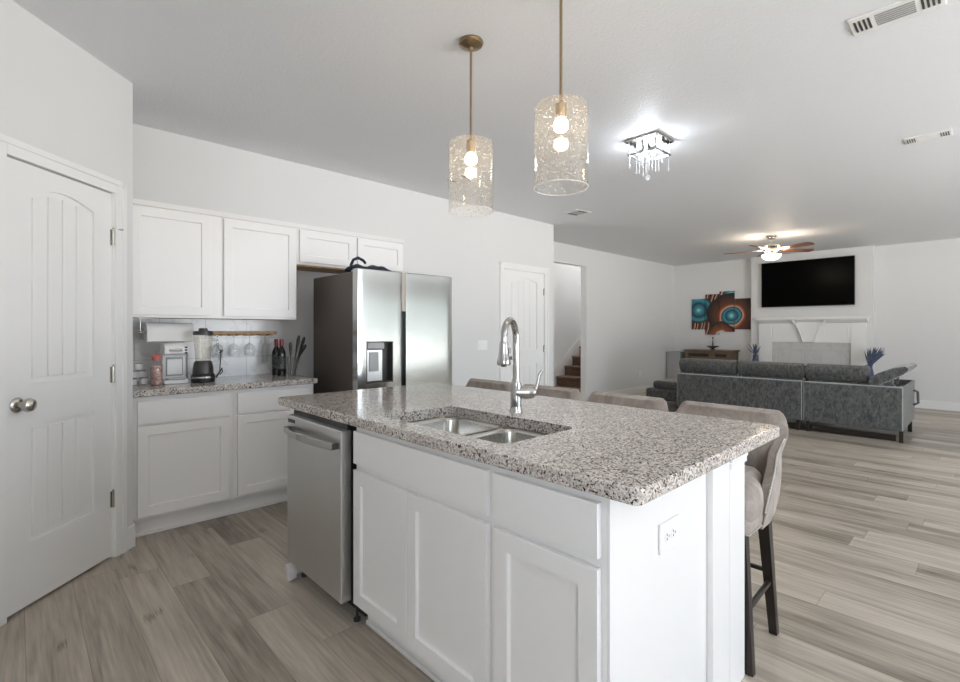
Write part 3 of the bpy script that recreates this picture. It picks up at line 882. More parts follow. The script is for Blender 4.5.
# island outlet
def plate(name, label, loc, rotz, w, h, kind, cat='outlet'):
    root = thing(name, label, cat, loc, rotz)
    b = BM(); box(b, -w / 2, w / 2, 0.0005, 0.007, -h / 2, h / 2, 0.002); part('cover_plate', b, M['whiteplastic'], root)
    if kind == 'duplex_h' or kind == 'duplex_v':
        for s in (-1, 1):
            b = BM(); cx, cz = (s * 0.020, 0) if kind == 'duplex_h' else (0, s * 0.020)
            lathe(b, [(0.0165, 0.006), (0.0165, 0.0085), (0.001, 0.0085)], (cx, 0, cz), 18, M4=Matrix.Rotation(R(-90), 4, 'X'))
            rc = part('receptacle', b, M['whiteplastic'], root)
            b = BM()
            for (dx, dz) in ((-0.006, 0.004), (0.006, 0.004), (0.0, -0.008)):
                if kind == 'duplex_h': dx, dz = dz, dx
                box(b, cx + dx - 0.0017, cx + dx + 0.0017, 0.0083, 0.0092, cz + dz - 0.0034, cz + dz + 0.0034)
            part('slots', b, M['dark'], rc)
    else:
        k = 3
        for i in range(k):
            x = (i - (k - 1) / 2) * 0.046
            b = BM(); box(b, x - 0.0055, x + 0.0055, 0.006, 0.013, -0.012, 0.012, 0.002); part('toggle', b, M['whiteplastic'], root)
    return root


plate('outlet', 'white horizontal outlet on the near end panel of the island', (1.368, 0.645, 0.688), 180, 0.122, 0.085, 'duplex_h')
plate('light_switch', 'white triple light switch on the kitchen wall left of the closet door', (4.01, YK, 1.105), 180, 0.163, 0.115, 'toggles', 'switch')
plate('outlet', 'white outlet low on the living-room wall near the dark chaise', (9.23, YL, 0.39), 180, 0.07, 0.115, 'duplex_v')
plate('outlet', 'white outlet on the backsplash with a black cord plugged in', (1.165, YK - 0.009, 1.135), 180, 0.07, 0.115, 'duplex_v')

# ------------------------------------------------------------------ refrigerator
fr = thing('refrigerator', 'large stainless side-by-side refrigerator with water dispenser', 'refrigerator', (2.25, 3.50, 0))
hw = 0.450
b = BM(); box(b, -hw, hw, -0.236, 0.42, 0.02, 1.715, 0.006); part('cabinet_body', b, M['fridgeside'], fr, 'dark grey-brown side panels')


def fdoor(x0, x1, z0, z1, hole=None):
    """bowed door: outline in (x,y) with a soft bow towards -y"""
    b = BM(); n = 16; yb = -0.242
    fy = lambda u: -0.318 - 0.003 * (1 - (2 * u - 1) ** 2)
    us = [i / n for i in range(n + 1)]
    if hole:
        h0, h1, hz0, hz1 = hole
        us = sorted(set(us + [(h0 - x0) / (x1 - x0), (h1 - x0) / (x1 - x0)]))
    zs = [z0, z0 + 0.006] + ([hole[2], hole[3]] if hole else []) + [z1 - 0.006, z1]
    V = [[b.verts.new((x0 + (x1 - x0) * u, fy(u) + (0.006 if z in (z0, z1) else 0.0) + (0.002 if u in (0, 1) else 0), z)) for u in us] for z in zs]
    for j in range(len(zs) - 1):
        for i in range(len(us) - 1):
            xm = x0 + (x1 - x0) * (us[i] + us[i + 1]) / 2; zm = (zs[j] + zs[j + 1]) / 2
            if hole and hole[0] < xm < hole[1] and hole[2] < zm < hole[3]: continue
            b.faces.new((V[j][i], V[j][i + 1], V[j + 1][i + 1], V[j + 1][i]))
    Bk = [[b.verts.new((x, yb, z)) for x in (x0, x1)] for z in (z0, z1)]
    b.faces.new([Bk[0][0], Bk[1][0], Bk[1][1], Bk[0][1]])
    b.faces.new(V[-1] + [Bk[1][1], Bk[1][0]]); b.faces.new(V[0][::-1] + [Bk[0][0], Bk[0][1]])
    b.faces.new([V[j][0] for j in range(len(zs))] + [Bk[1][0], Bk[0][0]])
    b.faces.new([V[j][-1] for j in range(len(zs))][::-1] + [Bk[0][1], Bk[1][1]])
    return b


HOLE = (-0.380, -0.150, 0.885, 1.195)
part('freezer_door', fdoor(-hw, -0.070, 0.06, 1.735, HOLE), M['steel'], fr)
part('fridge_door', fdoor(-0.026, hw, 0.06, 1.735), M['steel'], fr)
b = BM(); box(b, -0.069, -0.027, -0.285, -0.24, 0.06, 1.43); part('handle_recess', b, M['black'], fr, 'black recessed grip between the doors')
b = BM(); box(b, -0.068, -0.028, -0.318, -0.24, 1.43, 1.733, 0.002); part('center_strip', b, M['strip'], fr)
for x in (-0.42, 0.37):
    b = BM(); box(b, x, x + 0.05, -0.235, -0.16, 1.715, 1.735, 0.004); part('hinge_cover', b, M['greyplastic'], fr)
b = BM(); x0, x1, z0, z1 = HOLE
for q in ((x0, x0 + 0.006, -0.322, -0.262, z0, z1), (x1 - 0.006, x1, -0.322, -0.262, z0, z1), (x0, x1, -0.322, -0.262, z0, z0 + 0.006), (x0, x1, -0.322, -0.262, z1 - 0.006, z1)): box(b, *q)
box(b, x0, x1, -0.266, -0.260, z0, z1)
dp = part('dispenser_niche', b, M['dark'], fr, 'dark recessed water dispenser niche')
b = BM(); box(b, x0 + 0.012, x0 + 0.155, -0.318, -0.268, z1 - 0.055, z1 - 0.008, 0.003); part('control_panel', b, M['greyplastic'], dp)
b = BM(); box(b, x0 + 0.010, x0 + 0.145, -0.305, -0.270, z0 + 0.012, z1 - 0.062, 0.003); part('dispenser_back', b, M['steelv'], dp)
b = BM(); box(b, x0 + 0.028, x0 + 0.11, -0.312, -0.300, z0 + 0.085, z1 - 0.08, 0.004); part('paddle', b, M['greyplastic'], dp)
for s in (-0.4, 0.4):
    b = BM(); box(b, s - 0.03, s + 0.03, -0.24, 0.28, 0.0, 0.02); part('foot', b, M['black'], fr)

# dark cloth bag on the fridge
b = BM()
n, m2 = 16, 8
V = []
for i in range(n + 1):
    u = i / n; row = []
    for j in range(m2 + 1):
        v = j / m2
        x = -0.21 + 0.40 * u; y = -0.10 + 0.20 * v
        hgt = 0.075 * (math.sin(PI * min(max(u, 0.0), 1)) ** 0.4) * (math.sin(PI * v) ** 0.4) * (1.0 - 0.35 * u) * (1 + 0.22 * math.sin(9 * u + 3 * v) + 0.14 * math.sin(23 * u - 9 * v))
        row.append(b.verts.new((x, y + 0.012 * math.sin(7 * u), max(hgt, 0.002))))
    V.append(row)
for i in range(n):
    for j in range(m2): b.faces.new((V[i][j], V[i + 1][j], V[i + 1][j + 1], V[i][j + 1]))
rim = [V[i][0] for i in range(n + 1)] + [V[n][j] for j in range(1, m2 + 1)] + [V[i][m2] for i in range(n - 1, -1, -1)] + [V[0][j] for j in range(m2 - 1, 0, -1)]
b.faces.new(rim[::-1])
bag = thing('folded_bag', 'folded navy cloth bag lying on top of the refrigerator', 'bag', (2.05, 3.42, 1.736))
part('cloth', b, M['navy'], bag)
b = BM(); tube(b, [(-0.20, -0.06, 0.02), (-0.225, -0.09, 0.035), (-0.215, -0.11, 0.075), (-0.17, -0.10, 0.095), (-0.11, -0.07, 0.085), (-0.08, -0.05, 0.07)], 0.011, 10); part('handle', b, M['navy'], bag)
smooth(bag.children[0] if bag.children else kids(bag)[0], 1)

# ------------------------------------------------------------------ things on the coffee counter
ZT = 0.914
# glass jars stacked
b = BM(); lathe(b, [(0.018, 0.001), (0.0225, 0.004), (0.0225, 0.035), (0.019, 0.040)], n=18)
jar = thing('small_jar', 'small white-filled glass jar at the bottom of the stack, against the pantry wall', 'jar', (0.556, 3.93, ZT), 0, 'stacked little jars by the pantry wall')
part('jar_body', b, M['whiteplastic'], jar)
b = BM(); lathe(b, [(0.0235, 0.038), (0.0235, 0.047), (0.021, 0.049)], n=18); part('lid', b, M['jarglass'], jar)
for loc, lab in (((0.620, 3.945, ZT), 'small white-filled glass jar at the bottom of the stack, nearest the pink bottle'),
                 ((0.565, 3.935, ZT + 0.0495), 'small white-filled jar in the middle of the stack, left one'),
                 ((0.609, 3.942, ZT + 0.0495), 'small white-filled jar in the middle of the stack, right one'),
                 ((0.587, 3.938, ZT + 0.099), 'small glass jar topping the stack by the pantry wall')):
    copy_tree(jar, loc, 0, lab)
# pink bottle
bt = thing('bottle', 'clear bottle of pink beads with coral cap beside the white coffee maker', 'bottle', (0.672, 3.835, ZT))
b = BM(); lathe(b, [(0.030, 0.0), (0.034, 0.005), (0.034, 0.13), (0.028, 0.15), (0.022, 0.158), (0.022, 0.168)], n=24); part('bottle_body', b, M['jarglass'], bt)
b = BM(); lathe(b, [(0.026, 0.004), (0.030, 0.01), (0.030, 0.12), (0.026, 0.128)], n=20); part('contents', b, M['pinkliq'], bt)
b = BM(); lathe(b, [(0.025, 0.165), (0.026, 0.17), (0.026, 0.195), (0.015, 0.206)], n=20); part('cap', b, M['pink'], bt)
# coffee maker
cm = thing('coffee_maker', 'white single-serve coffee maker with silver drip tray on the granite counter', 'coffee maker', (0.790, 3.90, ZT), -3)
b = BM()
prism(b, [(-0.075, 0.0), (0.12, 0.0), (0.13, 0.26), (0.10, 0.275), (-0.055, 0.275), (-0.085, 0.25), (-0.085, 0.205), (0.0, 0.195), (0.0, 0.03), (-0.075, 0.028)], 'x', -0.071, 0.071, bev=0.008)
part('housing', b, M['whiteplastic'], cm)
b = BM(); box(b, -0.052, 0.05, -0.012, 0.002, 0.05, 0.178, 0.006); part('cup_bay', b, M['greyplastic'], cm)
b = BM(); box(b, -0.057, 0.055, -0.082, -0.005, 0.028, 0.040, 0.004); part('drip_tray', b, M['steel'], cm)
b = BM(); box(b, -0.045, 0.043, -0.014, -0.010, 0.060, 0.165, 0.003); part('bay_panel', b, M['whiteplastic'], cm)
b = BM(); box(b, -0.045, 0.036, -0.095, -0.078, 0.222, 0.240, 0.005); part('handle', b, M['steel'], cm)
for k in range(3):
    b = BM(); box(b, 0.047, 0.064, -0.089, -0.082, 0.206 + k * 0.018, 0.217 + k * 0.018, 0.002); part('button', b, M['black'], cm)
b = BM(); box(b, 0.0715, 0.078, -0.02, 0.11, 0.02, 0.26, 0.004); part('water_tank', b, M['jarglass'], cm)
# blender
bl = thing('blender', 'dark blender with clear jug between the coffee maker and the outlet', 'blender', (0.950, 3.83, ZT))
b = BM(); lathe(b, [(0.072, 0.0), (0.076, 0.006), (0.076, 0.045), (0.072, 0.055), (0.062, 0.065)], n=28); part('base', b, M['black'], bl)
b = BM(); lathe(b, [(0.0765, 0.030), (0.078, 0.033), (0.078, 0.040), (0.0765, 0.043)], n=28); part('base_band', b, M['steel'], bl, 'silver band')
b = BM(); lathe(b, [(0.066, 0.064), (0.064, 0.10), (0.058, 0.135), (0.05, 0.15)], n=28); part('motor_collar', b, M['dark'], bl)
b = BM(); lathe(b, [(0.045, 0.148), (0.048, 0.16), (0.058, 0.30), (0.060, 0.335)], n=28); part('jug', b, M['jug'], bl)
b = BM(); lathe(b, [(0.063, 0.332), (0.064, 0.34), (0.062, 0.358), (0.03, 0.362), (0.026, 0.38), (0.005, 0.382)], n=28); part('lid', b, M['dark'], bl)
b = BM(); tube(b, [(0.056, -0.01, 0.30), (0.085, -0.02, 0.295), (0.09, -0.02, 0.24), (0.075, -0.015, 0.19), (0.052, -0.01, 0.18)], 0.008, 10); part('jug_handle', b, M['clear'], bl)
b = BM(); tube(b, [(0.083, 0.02, 0.03), (0.12, 0.08, 0.05), (0.16, 0.19, 0.06), (0.19, 0.29, 0.10), (0.205, 0.325, 0.16), (0.203, 0.326, 0.202)], 0.004, 8)
tube(b, [(0.084, 0.0, 0.025), (0.115, 0.01, 0.07), (0.13, 0.03, 0.09), (0.14, 0.05, 0.06), (0.12, 0.05, 0.04)], 0.0035, 8)
box(b, 0.191, 0.216, 0.315, 0.332, 0.19, 0.215, 0.004)
part('power_cord', b, M['black'], bl)
# paper towel under the wall cabinet
ph = thing('towel_holder', 'metal paper towel holder screwed under the wall cabinet', 'paper towel holder', (0.775, 3.99, 1.365))
b = BM(); tube(b, [(-0.168, 0, -0.10), (0.16, 0, -0.10)], 0.005, 10); tube(b, [(-0.168, 0, -0.10), (-0.168, 0, -0.004)], 0.005, 10); box(b, -0.185, -0.13, -0.02, 0.02, -0.006, -0.001)
lathe(b, [(0.012, -0.004), (0.012, 0.004)], (-0.170, 0, -0.10), 12, M4=Matrix.Rotation(R(90), 4, 'Y'))
part('arm', b, M['nickel'], ph)
b = BM(); rot = Matrix.Rotation(R(90), 4, 'Y')
lathe(b, [(0.02, -0.14), (0.066, -0.14), (0.067, -0.138), (0.067, 0.138), (0.066, 0.14), (0.02, 0.14), (0.02, -0.14)], (0, 0, 0), 36, M4=rot, caps=False)
rl = thing('paper_towel_roll', 'white paper towel roll hanging under the wall cabinet', 'paper towel', (0.775, 3.99, 1.265))
part('paper', b, M['paper'], rl)
b = BM(); box(b, -0.139, 0.139, -0.0675, -0.066, -0.062, 0.0); part('loose_sheet', b, M['paper'], rl)
# wine glass rack
wr = thing('wine_glass_rack', 'rustic wooden wine glass rack strip fixed on the tiled wall', 'rack', (1.30, YK - 0.009, 1.235))
b = BM(); box(b, -0.255, 0.255, -0.10, -0.0005, 0.012, 0.036, 0.004); part('shelf_strip', b, M['oak'], wr)
for x in (-0.215, -0.145, -0.09, -0.03, 0.03, 0.085, 0.14, 0.21):
    b = BM(); box(b, x - 0.012, x + 0.012, -0.095, -0.004, 0.004, 0.0125); part('rail', b, M['oak'], wr)


def wine_glass(bowl_prof):
    g = BM(); lathe(g, [(0.032, 0.0), (0.033, -0.002), (0.006, -0.006), (0.004, -0.012), (0.004, -0.055), (0.008, -0.064)] + bowl_prof, n=24, caps=False)
    return g


GG = 'glasses hanging from the wooden rack'
RND = [(0.025, -0.072), (0.038, -0.09), (0.042, -0.115), (0.040, -0.145), (0.035, -0.165)]
FLU = [(0.016, -0.075), (0.024, -0.10), (0.026, -0.14), (0.024, -0.19), (0.022, -0.225)]
for (x, pr, lab) in ((1.12, RND, 'clear wine glass hanging upside down from the wooden rack, nearest the blender'),
                     (1.237, RND, 'clear wine glass hanging upside down, second from the blender on the rack'),
                     (1.355, RND, 'clear wine glass hanging upside down, third from the blender on the rack'),
                     (1.475, FLU, 'tall clear flute hanging upside down at the bottle end of the rack')):
    single('wine_glass', wine_glass(pr), M['clear'], lab, 'wine glass', (x, YK - 0.06, 1.2385), 0, GG)
# bottles and utensil stand
def wine_bottle(lab, loc, cap):
    w = thing('wine_bottle', lab, 'bottle', loc, 0, 'dark wine bottles by the fridge')
    b = BM(); lathe(b, [(0.031, 0.0), (0.034, 0.004), (0.034, 0.175), (0.030, 0.195), (0.017, 0.225), (0.0135, 0.24), (0.0135, 0.27)], n=26); part('bottle_body', b, M['wine'], w)
    b = BM(); lathe(b, [(0.0346, 0.055), (0.0346, 0.16)], n=26, caps=False); part('paper_label', b, M['label'], w)
    b = BM(); lathe(b, [(0.0155, 0.238), (0.0160, 0.242), (0.0160, 0.292), (0.012, 0.295)], n=18); part('foil_cap', b, cap, w)
wine_bottle('dark labelled wine bottle standing in front beside the utensil stand', (1.535, 3.92, ZT), M['winecap'])
wine_bottle('dark wine bottle with red foil top standing half hidden behind another', (1.540, 4.04, ZT), M['winecap'])
us = thing('utensil_stand', 'clear stand of black-handled utensils at the right end of the counter', 'utensil holder', (1.594, 3.86, ZT))
b = BM(); lathe(b, [(0.028, 0.0), (0.030, 0.004), (0.034, 0.13), (0.036, 0.15)], n=20, caps=False); lathe(b, [(0.028, 0.0005), (0.028, 0.004)], n=20); part('holder', b, M['jarglass'], us)
for k, (dx, dy, top, lean) in enumerate(((0.0, 0.0, 0.325, (0.05, -0.02)), (0.01, 0.012, 0.31, (0.10, 0.0)), (-0.012, -0.005, 0.27, (0.005, 0.015)), (0.012, -0.01, 0.25, (0.085, -0.03)))):
    b = BM()
    p0 = Vector((dx, dy, 0.008)); p2 = Vector((dx + lean[0] * 0.5, dy + lean[1] * 0.5, 0.16)); p3 = Vector((dx + lean[0], dy + lean[1], top))
    tube(b, [p0, p0.lerp(p2, 0.5), p2, p2.lerp(p3, 0.3), p2.lerp(p3, 0.75), p3], [0.003, 0.003, 0.005, 0.009, 0.014, 0.008], 10)
    part('utensil', b, M['black'] if k != 2 else M['dark'], us)

# ------------------------------------------------------------------ pendants
def pendant(x, y, label):
    p = thing('pendant_light', label, 'pendant light', (x, y, 2.74), 0, 'pendants over the island')
    b = BM(); lathe(b, [(0.062, 0.0), (0.064, -0.006), (0.056, -0.014), (0.058, -0.018), (0.040, -0.026), (0.012, -0.032), (0.010, -0.045)], n=32); part('canopy', b, M['bronze'], p)
    b = BM(); lathe(b, [(0.0065, -0.04), (0.0065, -0.52)], n=14); part('stem', b, M['bronze'], p)
    zt = -0.505
    b = BM(); lathe(b, [(0.010, zt + 0.012), (0.024, zt), (0.024, zt - 0.035), (0.020, zt - 0.06), (0.014, zt - 0.062)], n=22); part('socket', b, M['bronze'], p)
    b = BM()
    r = 0.113
    lathe(b, [(0.024, zt - 0.004), (r - 0.012, zt - 0.004), (r - 0.002, zt - 0.010), (r, zt - 0.02), (r, zt - 0.352), (r - 0.001, zt - 0.355), (r - 0.004, zt - 0.352), (r - 0.004, zt - 0.02), (r - 0.012, zt - 0.009), (0.024, zt - 0.008)], n=56, caps=False)
    gs = part('glass_shade', b, M['shade'], p, 'clear seeded glass cylinder')
    b = BM(); ring = [(r * math.cos(2 * PI * i / 48), r * math.sin(2 * PI * i / 48), zt - 0.355) for i in range(49)]
    tube(b, ring, 0.0022, 6, caps=False); part('rim', b, M['rimglass'], gs)
    b = BM(); prof = [(0.012, zt - 0.052), (0.014, zt - 0.062), (0.026, zt - 0.072), (0.032, zt - 0.088), (0.030, zt - 0.104), (0.020, zt - 0.115), (0.002, zt - 0.119)]
    lathe(b, prof, n=24); part('bulb', b, M['bulb'], p)
    return p


pendant(1.665, 1.815, 'brass pendant with seeded glass cylinder, the farther one, left in view')
pendant(1.665, 1.252, 'brass pendant with seeded glass cylinder, the nearer one, right in view')

# ------------------------------------------------------------------ crystal flush light
ch = thing('crystal_ceiling_light', 'square chrome ceiling light with hanging crystal drops', 'ceiling light', (3.52, 1.81, 2.74))
b = BM(); box(b, -0.135, 0.135, -0.135, 0.135, -0.018, -0.0005, 0.002); part('ceiling_plate', b, M['chrome'], ch)
b = BM()
for (x0, x1, y0, y1) in ((-0.12, 0.12, -0.12, -0.105), (-0.12, 0.12, 0.105, 0.12), (-0.12, -0.105, -0.105, 0.105), (0.105, 0.12, -0.105, 0.105)): box(b, x0, x1, y0, y1, -0.118, -0.108, 0.001)
part('lower_frame', b, M['chrome'], ch)
for (x, y) in ((-0.11, -0.11), (0.11, -0.11), (-0.11, 0.11), (0.11, 0.11)):
    b = BM(); tube(b, [(x, y, -0.017), (x, y, -0.11)], 0.004, 8); part('upright', b, M['chrome'], ch)
for (x, y) in ((-0.055, -0.055), (0.055, -0.055), (-0.055, 0.055), (0.055, 0.055)):
    b = BM(); lathe(b, [(0.010, -0.017), (0.010, -0.035), (0.016, -0.045), (0.016, -0.065), (0.003, -0.07)], (x, y, 0), 14); part('bulb', b, M['coldled'], ch)
for s in range(4):
    for k in range(4):
        u = -0.084 + 0.056 * k
        x, y = ((u, -0.113), (u, 0.113), (-0.113, u), (0.113, u))[s]
        b = BM(); lathe(b, [(0.003, 0.020), (0.013, 0.008), (0.013, -0.008), (0.003, -0.02)], (x, y, -0.063), 8); part('crystal_block', b, M['crystal'], ch)
rnd = random.Random(3)
spots = [(u, v) for u in (-0.105, -0.052, 0.0, 0.052, 0.105) for v in (-0.105, -0.052, 0.0, 0.052, 0.105) if (round(u * 19) + round(v * 19)) % 2 == 0]
for (x, y) in spots:
    edge = max(abs(x), abs(y)) > 0.1
    L = rnd.uniform(0.07, 0.11) if edge else rnd.uniform(0.10, 0.145)
    b = BM(); z = -0.112
    tube(b, [(x, y, z), (x, y, z - L)], 0.0012, 6)
    q = z - 0.02
    while q > z - L + 0.01:
        lathe(b, [(0.0005, 0.005), (0.0055, 0.0), (0.0005, -0.005)], (x, y, q), 8); q -= 0.018
    lathe(b, [(0.0005, 0.016), (0.008, -0.004), (0.006, -0.012), (0.0005, -0.015)], (x, y, z - L), 8)
    part('crystal_strand', b, M['crystal'], ch)
b = BM(); lathe(b, [(0.0005, 0.02), (0.018, 0.010), (0.020, -0.004), (0.012, -0.018), (0.0005, -0.02)], (0.025, 0.025, -0.275), 12); tube(b, [(0.025, 0.025, -0.112), (0.025, 0.025, -0.26)], 0.0012, 6); part('crystal_ball', b, M['crystal'], ch)
l = bpy.data.lights.new('crystal_lamp', 'POINT'); l.energy = 6.5; l.color = (0.88, 0.94, 1.0); l.shadow_soft_size = 0.05
o = bpy.data.objects.new('crystal_lamp', l); COL.objects.link(o); o.location = (3.52, 1.81, 2.655)

# ------------------------------------------------------------------ ceiling fan
FX, FY = 8.42, 2.33
fan = thing('ceiling_fan', 'five-blade ceiling fan with cherry blades and glowing glass bowl', 'ceiling fan', (FX, FY, 2.74))
b = BM(); lathe(b, [(0.070, 0), (0.070, -0.01), (0.060, -0.035), (0.035, -0.055), (0.02, -0.058)], n=28); part('canopy', b, M['nickel'], fan)
b = BM(); lathe(b, [(0.013, -0.055), (0.013, -0.13)], n=14); part('downrod', b, M['nickel'], fan)
b = BM(); lathe(b, [(0.02, -0.125), (0.05, -0.135), (0.125, -0.155), (0.13, -0.17), (0.11, -0.20), (0.115, -0.22), (0.09, -0.245), (0.06, -0.26), (0.06, -0.28)], n=36); part('motor_housing', b, M['nickel'], fan)
for k in range(5):
    a = R(102 + 72 * k)
    rot = Matrix.Rotation(a, 4, 'Z') @ Matrix.Translation((0, 0, -0.222)) @ Matrix.Rotation(R(-12), 4, 'X')
    b = BM()
    outl = [(0.19, -0.05), (0.60, -0.068), (0.645, -0.055), (0.66, 0.0), (0.645, 0.055), (0.60, 0.068), (0.19, 0.05)]
    prism(b, outl, 'z', -0.004, 0.004, bev=0.0015); bmesh.ops.transform(b, matrix=rot, verts=b.verts[:])
    bd = part('blade', b, M['blade'], fan)
    b = BM(); prism(b, [(0.09, -0.02), (0.17, -0.03), (0.25, -0.045), (0.28, 0.0), (0.25, 0.045), (0.17, 0.03), (0.09, 0.02)], 'z', 0.004, 0.009); bmesh.ops.transform(b, matrix=rot, verts=b.verts[:])
    part('blade_iron', b, M['nickel'], bd)
b = BM(); lathe(b, [(0.085, -0.28), (0.095, -0.285), (0.095, -0.295)], n=28); part('light_fitter', b, M['nickel'], fan)
b = BM(); lathe(b, [(0.130, -0.292), (0.134, -0.298), (0.128, -0.325), (0.10, -0.358), (0.05, -0.378), (0.012, -0.382)], n=36); part('glass_bowl', b, M['bowl'], fan, 'frosted glass light bowl')
b = BM(); lathe(b, [(0.012, -0.38), (0.014, -0.388), (0.006, -0.40), (0.002, -0.408)], n=14); part('finial', b, M['nickel'], fan)
for k in range(3):
    a = R(40 + 120 * k)
    l = bpy.data.lights.new('fan_lamp', 'POINT'); l.energy = 4.5; l.color = (1.0, 0.86, 0.66); l.shadow_soft_size = 0.07
    o = bpy.data.objects.new('fan_lamp', l); COL.objects.link(o); o.location = (FX + 0.155 * math.cos(a), FY + 0.155 * math.sin(a), 2.74 - 0.275)


# ------------------------------------------------------------------ ceiling registers
def vent(label, x, y, w, l, rotz=0, style='end'):
    root = thing('ceiling_vent', label, 'vent', (x, y, ZC), rotz)
    b = BM(); box(b, -w / 2, w / 2, -l / 2, l / 2, -0.008, -0.0005, 0.003); part('face_plate', b, M['trim'], root)
    for s in (-1, 1):
        b = BM()
        c = s * l * 0.36
        for k in range(4):
            yy = c + (k - 1.5) * l * 0.052; box(b, -w * 0.30, w * 0.30, yy - l * 0.013, yy + l * 0.013, -0.0095, -0.0075)
        part('end_louvers', b, M['dark'], root, 'dark louver slots')
    b = BM()
    for k in range(6):
        xx = (k - 2.5) * w * 0.11; box(b, xx - w * 0.035, xx + w * 0.035, -l * 0.21, l * 0.21, -0.0095, -0.0075)
    part('center_louvers', b, M['greyplastic'] if style == 'grey' else M['trim'], root)
    return root


vent('large white ceiling register with grey centre slats, nearest the camera at top right', 2.918, 0.300, 0.175, 0.33, 0, 'grey')
vent('white ceiling register farther out, between the big register and the ceiling fan', 4.97, 0.325, 0.16, 0.26)
vent('small white ceiling register just above the closet door wall', 5.02, 3.52, 0.26, 0.22, -10, 'grey')
vent('white ceiling register mostly hidden behind the farther pendant shade', 3.06, 3.52, 0.16, 0.24)

# ------------------------------------------------------------------ bar stools
def stool():
    s = thing('bar_stool', 'taupe velvet bar stool at the near end of the island, its nailhead back showing', 'bar stool', (2.15, 0.852, 0), 180, 'velvet stools along the island')
    # seat (local +x faces the island)
    b = BM(); box(b, -0.17, 0.20, -0.237, 0.237, 0.50, 0.575, 0.03, 3); part('seat_base', b, M['taupe'], s)
    b = BM()
    lv = []
    tee = [(0.03, 0.198), (-0.12, 0.195), (-0.13, 0.185), (-0.13, -0.185), (-0.12, -0.195), (0.03, -0.198), (0.036, -0.232), (0.05, -0.243), (0.16, -0.240), (0.183, -0.222), (0.193, -0.18), (0.196, 0.0), (0.193, 0.18), (0.183, 0.222), (0.16, 0.240), (0.05, 0.243), (0.036, 0.232)]
    for (k, z) in ((0.985, 0.560), (1.01, 0.60), (1.0, 0.645), (0.96, 0.678), (0.86, 0.700), (0.6, 0.708)):
        lv.append([b.verts.new((0.035 + (p[0] - 0.035) * k, p[1] * k, z)) for p in tee])
    n = len(lv[0])
    for a, c in zip(lv, lv[1:]):
        for i in range(n): b.faces.new((a[i], a[(i + 1) % n], c[(i + 1) % n], c[i]))
    b.faces.new(lv[0][::-1]); b.faces.new(lv[-1])
    part('seat_cushion', b, M['taupe'], s)
    # wrapped back: an outer and an inner skin joined round the rim
    NU, NV = 30, 14
    ZB, ZF = 0.50, 0.926

    def lerp(tab, z):
        for (a, va), (c, vc) in zip(tab, tab[1:]):
            if z <= c: return va + (vc - va) * max(0.0, (z - a)) / (c - a)
        return tab[-1][1]
    XBK = [(0.50, 2.300), (0.54, 2.355), (0.60, 2.385), (0.66, 2.390), (0.72, 2.372), (0.76, 2.366), (0.81, 2.395), (0.88, 2.440), (0.93, 2.445)]
    XFR = [(0.50, 2.100), (0.60, 2.135), (0.667, 2.195), (0.722, 2.245), (0.77, 2.275), (0.814, 2.335), (0.86, 2.385), (0.93, 2.400)]
    WID = [(0.50, 0.240), (0.60, 0.253), (0.70, 0.253), (0.76, 0.250), (0.84, 0.261), (0.93, 0.264)]

    def pt(u, v, inset=0.0):
        a = u * PI / 2
        sy = math.copysign(abs(math.sin(a)) ** 0.42, math.sin(a)); cx = 1 - abs(math.cos(a)) ** 0.36
        zmax = ZF - 0.10 * max(0.0, (abs(sy) - 0.76) / 0.24) ** 2.2
        z = ZB + (zmax - inset * 0.35 - ZB) * v
        xb = lerp(XBK, z) - inset; xf = lerp(XFR, z) + inset * 0.25
        x = xb + (min(xf, xb) - xb) * cx; y = (lerp(WID, z) - inset) * sy
        return Vector((2.15 - x, y, z))
    b = BM()
    O = [[b.verts.new(pt(-1 + 2 * i / NU, j / NV)) for i in range(NU + 1)] for j in range(NV + 1)]
    I = [[b.verts.new(pt(-1 + 2 * i / NU, j / NV, 0.042)) for i in range(NU + 1)] for j in range(NV + 1)]
    for j in range(NV):
        for i in range(NU):
            b.faces.new((O[j][i], O[j + 1][i], O[j + 1][i + 1], O[j][i + 1])); b.faces.new((I[j][i], I[j][i + 1], I[j + 1][i + 1], I[j + 1][i]))
    ro = [O[0][i] for i in range(NU + 1)] + [O[j][NU] for j in range(1, NV + 1)] + [O[NV][i] for i in range(NU - 1, -1, -1)] + [O[j][0] for j in range(NV - 1, 0, -1)]
    ri = [I[0][i] for i in range(NU + 1)] + [I[j][NU] for j in range(1, NV + 1)] + [I[NV][i] for i in range(NU - 1, -1, -1)] + [I[j][0] for j in range(NV - 1, 0, -1)]
    n = len(ro)
    for i in range(n): b.faces.new((ro[i], ro[(i + 1) % n], ri[(i + 1) % n], ri[i]))
    bk = part('backrest', b, M['taupe'], s)
    bv = bk.modifiers.new('soft_edge', 'BEVEL'); bv.width = 0.010; bv.segments = 3; bv.limit_method = 'ANGLE'; bv.angle_limit = R(50)
    b = BM()
    for sgn in (-1, 1):
        for k in range(36):
            v = 0.20 + 0.78 * k / 35
            c = pt(sgn, v); d = pt(sgn, v, 0.042); c = c.lerp(d, 0.16) + Vector((0.003, sgn * 0.0025, 0))
            bmesh.ops.create_icosphere(b, subdivisions=1, radius=0.0060, matrix=Matrix.Translation(c))
        part('nailhead_trim', b, M['nail'], s, 'silver nailhead trim'); b = BM()
        for k in range(24):
            bmesh.ops.create_icosphere(b, subdivisions=1, radius=0.0045, matrix=Matrix.Translation((-0.10 + 0.29 * k / 23, sgn * 0.2375, 0.518)))
        part('seat_nailheads', b, M['nail'], s, 'silver nailheads along the seat'); b = BM()
    b.free()
